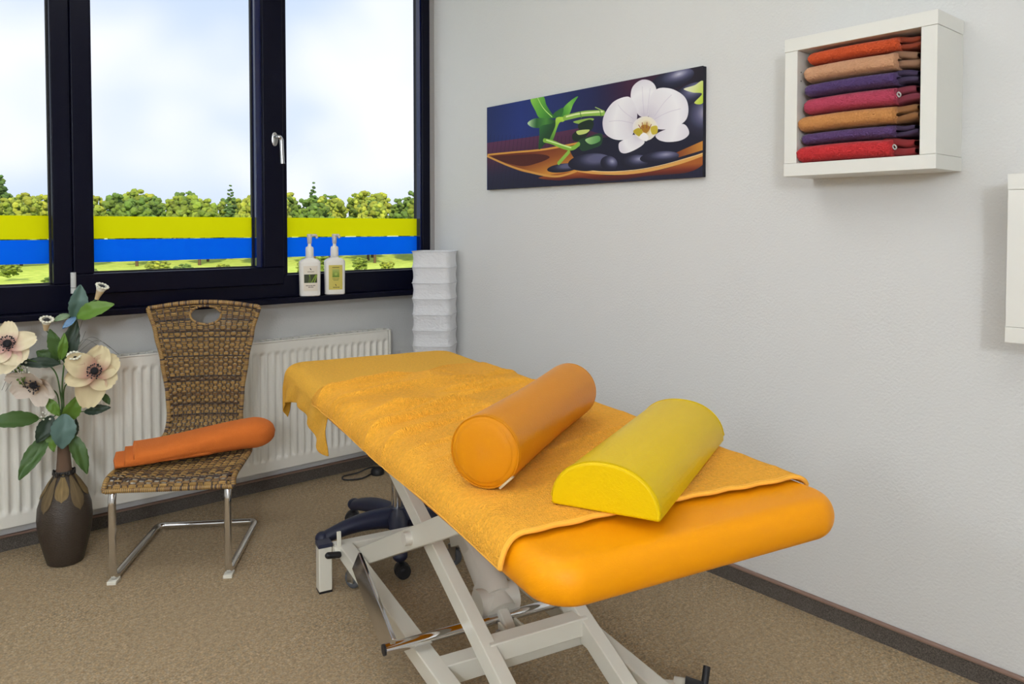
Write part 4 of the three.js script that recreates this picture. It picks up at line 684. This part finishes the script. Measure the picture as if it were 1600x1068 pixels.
  for (const q of [[[128, 560], [140, 525], [148, 500]], [[128, 562], [150, 533], [178, 548]], [[130, 560], [160, 530], [196, 552]], [[131, 560], [170, 536], [205, 560]], [[127, 562], [143, 540], [152, 520]], [[60, 590], [40, 575], [25, 600]], [[62, 592], [45, 585], [30, 602]]]) part('grass_blade', wire(q.map(([a, b], i) => px(a, b, 0.01 * i)), 0.0007, 30, 5), grassMat, fl);
  const spray = (list, col, name) => { const st = [], dots = []; for (const [c, n, R] of list) for (let k = 0; k < n; k++) { const a = k * 2.4, r = R * Math.sqrt((k + 0.5) / n), e = px(c[0] + r * Math.cos(a), c[1] + r * Math.sin(a), 0.03 + 0.015 * Math.sin(k * 1.7)); dots.push(new THREE.SphereGeometry(0.0042 - 0.001 * (k % 2), 7, 5).translate(...e)); st.push(cyl(px(c[0] + 6, c[1] + 14, 0.015), e, 0.0006, 0.0006, 4)); } const s = part('filler_spray', st, LM.mid, fl); part(name, dots, std({ color: col, roughness: 0.8 }), s); };
  spray([[[88, 646], 9, 8], [[56, 572], 12, 12]], C(222, 220, 206), 'tiny_blossoms'); spray([[[48, 568], 12, 9], [[54, 586], 8, 7]], C(96, 128, 44), 'tiny_buds');
}

// ------------------------------------------------------------------ outside: meadow and trees
{
  const fieldTex = noiseTex(512, (u, v) => { const a = 0.5 + tile((x, y) => fbm(x * 14, y * 14, 3, 5), u, v) * 1.3, b = rnd() * 0.16; return [mix(0.44, 0.80, a) + b, mix(0.56, 0.84, a) + b, mix(0.16, 0.46, a)]; }, true);
  const g = new THREE.PlaneGeometry(420, 320, 120, 90); g.rotateX(-Math.PI / 2); g.translate(40, 0, -175);
  const p = g.attributes.position; for (let i = 0; i < p.count; i++) p.setY(i, -3.6 + 0.5 * fbm(p.getX(i) * 0.05, p.getZ(i) * 0.05, 2, 3));
  g.attributes.uv.array.forEach((q, i, A) => { A[i] = q * 26; }); g.computeVertexNormals();
  solo('meadow', g, std({ map: fieldTex, roughness: 1 }), 'sunlit yellow-green meadow outside the windows', 'meadow', null, 'structure');
  const crown = (sd, conifer) => { // many small leaf clumps, each its own tone
    seed = sd; const q = [], lobes = [];
    if (!conifer) for (let k = 0; k < 9; k++) lobes.push([(rnd() - 0.5) * 2.2, 3 + rnd() * 4, (rnd() - 0.5) * 2.2, 1.0 + rnd() * 0.7]);
    for (let k = 0; k < (conifer ? 170 : 330); k++) {
      const b = new THREE.IcosahedronGeometry(1, 0); b.deleteAttribute('uv'); let x, y, z, s;
      if (conifer) { const t = Math.sqrt(rnd()), a = rnd() * 6.28, r = t * 1.9 * (0.5 + 0.5 * rnd()); x = Math.cos(a) * r; z = Math.sin(a) * r; y = 9.4 - t * 7.8 + 0.3 * rnd(); s = 0.16 + 0.34 * t; b.scale(s * 1.3, s * 0.7, s * 1.3); }
      else { const l = lobes[k % 9], a = rnd() * 6.28, c = rnd() * 2 - 1, h = Math.sqrt(1 - c * c), r = l[3] * (0.75 + 0.35 * rnd()); x = l[0] + Math.cos(a) * h * r; y = l[1] + c * r * 0.9; z = l[2] + Math.sin(a) * h * r; s = 0.24 + 0.3 * rnd(); b.scale(s * (0.8 + rnd() * 0.6), s * (0.6 + rnd() * 0.5), s * (0.8 + rnd() * 0.6)); }
      b.rotateY(rnd() * 6.28); b.rotateX(rnd() - 0.5); b.translate(x, y, z);
      const v = 0.62 + rnd() * 0.75, w = rnd() * 0.2, n = b.attributes.position.count, col = new Float32Array(n * 3); for (let i = 0; i < n; i++) col.set([v * (1 + w), v, v * (0.9 - w)], i * 3); b.setAttribute('color', new THREE.BufferAttribute(col, 3)); q.push(b);
    }
    return merge(q);
  };
  const kinds = [[crown(11), C(108, 132, 52)], [crown(23), C(132, 150, 62)], [crown(37), C(86, 116, 54)], [crown(51, true), C(72, 104, 60)]];
  const mats = kinds.map(([, c]) => std({ color: c, roughness: 1, vertexColors: true }));
  const trunk = cyl([0, 0, 0], [0, 3.4, 0], 0.22, 0.14, 8);
  const looks = ['mid green broadleaf tree in the row beyond the meadow', 'light yellow-green broadleaf tree in the row beyond the meadow', 'darker green broadleaf tree in the row beyond the meadow', 'pointed dark green conifer in the tree row beyond the meadow'];
  seed = 99;
  for (let row = 0; row < 5; row++) for (let i = 0; i < 13; i++) {
    const D = 102 + row * 8 + rnd() * 1.2, az = (-3.5 + (i + [0, 0.5, 0.25, 0.75, 0.12][row]) * 7.1 + (rnd() - 0.5) * 0.8) / D, f = az / 0.66, k = rnd() < 0.14 ? 3 : Math.floor(rnd() * 3);
    const tall = (f < 0.16 ? 1.14 : f < 0.34 ? 0.84 : 0.93) * (0.86 + rnd() * 0.2) * (0.97 + 0.05 * row);
    const o = thing(k === 3 ? 'conifer' : 'broadleaf_tree', looks[k], 'tree', [-2.2 + Math.sin(az) * D, -3.7, 3.2 - Math.cos(az) * D], rnd() * 6.28, 'trees beyond the meadow'); o.scale.set(tall * 1.08, tall * 1.2, tall * 1.08);
    part('crown', kinds[k][0], mats[k], o); part('trunk', trunk, M.bark, o);
  }
  seed = 5;
  for (let i = 0; i < 16; i++) {
    const az = mix(-0.03, 0.66, (i + 0.5) / 16) + (rnd() - 0.5) * 0.03, D = 62 + rnd() * 22, k = Math.floor(rnd() * 3), s = 0.16 + rnd() * 0.12;
    const o = thing('shrub', 'low green shrub growing in the sunlit meadow', 'shrub', [-2.2 + Math.sin(az) * D, -3.9, 3.2 - Math.cos(az) * D], rnd() * 6.28, 'shrubs in the meadow'); o.scale.set(s * 1.6, s, s * 1.6);
    part('foliage', kinds[k][0], mats[k], o);
  }
}

renderer.render(scene, camera);
